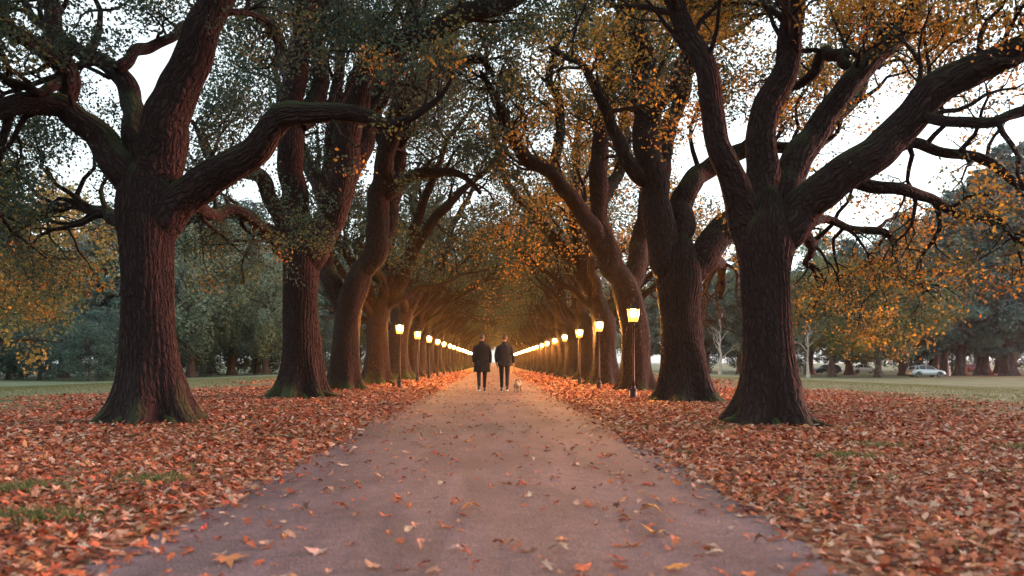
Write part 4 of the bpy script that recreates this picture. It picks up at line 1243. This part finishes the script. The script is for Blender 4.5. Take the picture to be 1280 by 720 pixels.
def car(loc, rz, paint, label, group=None):
    root = empty('parked_car', loc, rz)
    tag(root, label, 'car', group)
    # side profile (x along the car, z up), 4.3 m long hatchback
    low = [(-2.10, .34), (-2.16, .55), (-2.12, .82), (-2.02, .98), (-1.2, 1.02), (0, 1.00), (.85, .98), (1.55, .88), (2.02, .74), (2.13, .58), (2.10, .34)]
    cab = [(-1.90, .98), (-1.66, 1.22), (-1.36, 1.40), (-.95, 1.48), (-.3, 1.50), (.25, 1.40), (1.0, .99)]
    def arch(x, z):
        for wx in (-1.32, 1.32):
            dx = abs(x - wx)
            if dx < .40: z = max(z, .30 + math.sqrt(.16 - dx * dx) * .92)
        return z
    xs_ = sorted(set([p[0] for p in low]) | set(np.round(np.linspace(-2.1, 2.1, 43), 3)))
    xs_ = [x for x in xs_ if -2.16 <= x <= 2.13]
    lx_ = np.array([p[0] for p in low[1:-1]]); lz_ = np.array([p[1] for p in low[1:-1]])
    v = []; f = []
    for x in xs_:
        topz = float(np.interp(x, lx_, lz_)); bot = arch(x, .26 + .05 * (abs(x) > 1.95))
        w = .86 - .10 * max(0, (abs(x) - 1.5) / .65) ** 2
        ring = [(-w + .02, bot), (-w, bot + (topz - bot) * .4), (-w + .03, topz - .05), (-w + .12, topz), (w - .12, topz), (w - .03, topz - .05), (w, bot + (topz - bot) * .4), (w - .02, bot)]
        v += [(x, a, b) for a, b in ring]
    for i in range(len(xs_) - 1):
        for j in range(8):
            f.append((i * 8 + j, i * 8 + (j + 1) % 8, (i + 1) * 8 + (j + 1) % 8, (i + 1) * 8 + j))
    f.append(tuple(reversed(range(8)))); f.append(tuple((len(xs_) - 1) * 8 + j for j in range(8)))
    obj('body', pmesh('body', [(v, f)], paint, True), root)
    # cabin: glass core, painted roof and pillars
    v = []; f = []
    cx = [p[0] for p in cab]; cz = [p[1] for p in cab]
    for x, z in cab:
        h = (z - .97) / .56; w = .80 - .17 * max(0, h)
        v += [(x, -.80, .97), (x, -w, z), (x, w, z), (x, .80, .97)]
    for i in range(len(cab) - 1):
        for j in range(4): f.append((i * 4 + j, i * 4 + (j + 1) % 4, (i + 1) * 4 + (j + 1) % 4, (i + 1) * 4 + j))
    obj('windows', pmesh('windows', [(v, f)], GLASSD), root)
    rf = []
    v = []; f = []
    for x, z in [(-1.62, 1.26), (-1.36, 1.415), (-.95, 1.495), (-.3, 1.515), (.22, 1.42)]:
        h = (z - .97) / .56; w = .80 - .17 * h + .012
        v += [(x, -w, z - .06), (x, -w + .03, z + .012), (x, w - .03, z + .012), (x, w, z - .06)]
    for i in range(4):
        for j in range(4): f.append((i * 4 + j, i * 4 + (j + 1) % 4, (i + 1) * 4 + (j + 1) % 4, (i + 1) * 4 + j))
    rf.append((v, f))
    for s in (-1, 1):
        rf.append(bar((.98, s * .80, .97), (.24, s * .655, 1.43), .03)); rf.append(bar((-.35, s * .81, .97), (-.40, s * .645, 1.50), .03))
        rf.append(bar((-1.20, s * .81, .97), (-1.30, s * .67, 1.40), .05)); rf.append(bar((-1.88, s * .78, .97), (-1.62, s * .70, 1.24), .06))
    obj('roof', pmesh('roof', rf, paint), root)
    for wx in (-1.32, 1.32):
        for s in (-1, 1):
            tv, tf = lathe([(.20, -.10), (.30, -.10), (.325, -.06), (.325, .06), (.30, .10), (.20, .10)], 28)
            tv = [(a, c, b) for a, b, c in tv]
            wo = obj('wheel', pmesh('wheel', [(tv, tf)], TYRE), root); wo.location = (wx, s * .76, .325)
            rv, rfc = lathe([(.02, .07), (.19, .105), (.205, .09)], 20); rv = [(a, c * s, b) for a, b, c in rv]
            sp_ = [(rv, rfc)]
            obj('rim', pmesh('rim', sp_, RIM), wo)
    for s in (-1, 1):
        obj('headlight', pmesh('headlight', [bar((2.02, s * .52, .66), (1.95, s * .74, .70), .06, 8)], RIM), root)
        obj('tail_light', pmesh('tail_light', [bar((-2.10, s * .60, .90), (-2.06, s * .76, .92), .06, 8)], simple('red_lens', (.35, .02, .02), .3)), root)
        obj('wing_mirror', pmesh('wing_mirror', [bar((.72, s * .84, 1.02), (.70, s * .98, 1.05), .06, 8)], paint), root)
    return root


SILVER = simple('silver_paint', (.50, .54, .57), .25, .3, .03)
WHITEP = simple('white_paint', (.75, .77, .78), .3, 0, .03)
REDP = simple('red_paint', (.40, .03, .035), .3, 0, .03)
DARKP = simple('dark_blue_paint', (.05, .07, .10), .3, 0, .03)


def place(px, d):
    x = (px - VX) / F * d
    return (x, d, float(terrain(np.array(x), d)))


car(place(1157, 100), R(2), SILVER, 'silver hatchback parked side-on at the far edge of the right lawn')
car(place(1080, 132), R(-4), WHITEP, 'white car parked beyond the trunks left of the silver hatchback', 'cars behind the wood')
car(place(1034, 134), R(182), DARKP, 'dark car parked far behind the whitish trunk on the right', 'cars behind the wood')
car(place(1222, 138), R(5), REDP, 'red car parked in the wood right of the silver hatchback', 'cars behind the wood')
# small white marker post by the hatchback
bp_ = empty('marker_post', place(1187, 108))
tag(bp_, 'slim white post standing among the trunks right of the silver car', 'post')
obj('post', pmesh('post', [lathe([(.09, -.05), (.09, 1.25), (.06, 1.32), (.01, 1.35)], 12)], WHITEP), bp_)
obj('band', pmesh('band', [lathe([(.095, 1.02), (.095, 1.12)], 12)], TYRE), bp_)

# ================================================================== air
USE_HAZE = True
if USE_HAZE:
    bx = [(-1010, -60), (1010, 1010)]
    v = [(sx, sy, sz) for sz in (-2.0, 26.0) for sy in (-60, 1010) for sx in (-1010, 1010)]
    f = [(0, 2, 3, 1), (4, 5, 7, 6), (0, 1, 5, 4), (2, 6, 7, 3), (0, 4, 6, 2), (1, 3, 7, 5)]
    mh, nt, out = new_mat('evening_haze')
    pvn = N(nt, 'ShaderNodeVolumePrincipled'); pvn.inputs['Color'].default_value = (.90, .95, 1.0, 1); pvn.inputs['Density'].default_value = .00016
    pvn.inputs['Anisotropy'].default_value = .75
    nt.links.new(pvn.outputs[0], out.inputs['Volume'])
    hz = obj('haze', pmesh('haze', [(v, f)], mh)); tag(hz, 'thin pale evening haze filling the avenue', None, None, 'stuff')

# ================================================================== light
AZ = R(72); EL = R(7)
sun = bpy.data.lights.new('sun', 'SUN'); sun.energy = 1.25; sun.angle = R(12); sun.color = (1.0, .16, .06)
so = bpy.data.objects.new('sun', sun); COL.objects.link(so)
dirv = Vector((math.sin(AZ) * math.cos(EL), math.cos(AZ) * math.cos(EL), math.sin(EL)))
so.rotation_euler = dirv.to_track_quat('Z', 'Y').to_euler()
w = bpy.data.worlds.new('World'); SC.world = w; w.use_nodes = True
nt = w.node_tree
bgn = nt.nodes['Background']
sky = nt.nodes.new('ShaderNodeTexSky'); sky.sky_type = 'NISHITA'; sky.sun_disc = False
sky.sun_elevation = EL; sky.sun_rotation = AZ; sky.dust_density = 3.0; sky.air_density = 1.0
hs = nt.nodes.new('ShaderNodeHueSaturation'); hs.inputs['Saturation'].default_value = .32
nt.links.new(sky.outputs[0], hs.inputs['Color']); tn = nt.nodes.new('ShaderNodeVectorMath'); tn.operation = 'MULTIPLY'; tn.inputs[1].default_value = (.88, 1.0, 1.06)
nt.links.new(hs.outputs[0], tn.inputs[0]); veil = nt.nodes.new('ShaderNodeMixRGB'); veil.inputs[0].default_value = .5; veil.inputs[2].default_value = (1.50, 1.62, 1.60, 1)   # thin even evening cloud
nt.links.new(tn.outputs[0], veil.inputs[1]); nt.links.new(veil.outputs[0], bgn.inputs['Color'])
bgn.inputs['Strength'].default_value = 0.15

# ================================================================== camera
cam = bpy.data.cameras.new('camera'); co = bpy.data.objects.new('camera', cam); COL.objects.link(co)
co.location = (0, 0, H); co.rotation_euler = (R(90), 0, 0)
cam.sensor_width = 36; cam.lens = 36 * F / 1280.0
cam.shift_x = (640 - VX) / 1280.0; cam.shift_y = (VY - 360) / 1280.0
cam.clip_start = .05; cam.clip_end = 4000
cam.dof.use_dof = True; cam.dof.focus_distance = 24; cam.dof.aperture_fstop = 2.0
SC.camera = co
SC.view_settings.view_transform = 'Standard'; SC.view_settings.look = 'None'
SC.view_settings.gamma = 1; SC.view_settings.exposure = 2.62
SC.cycles.max_bounces = 5; SC.cycles.diffuse_bounces = 2; SC.cycles.glossy_bounces = 2; SC.cycles.transmission_bounces = 3; SC.cycles.volume_bounces = 0
SC.cycles.transparent_max_bounces = 4
SC.cycles.use_denoising = True
SC.cycles.sample_clamp_indirect = 4.0
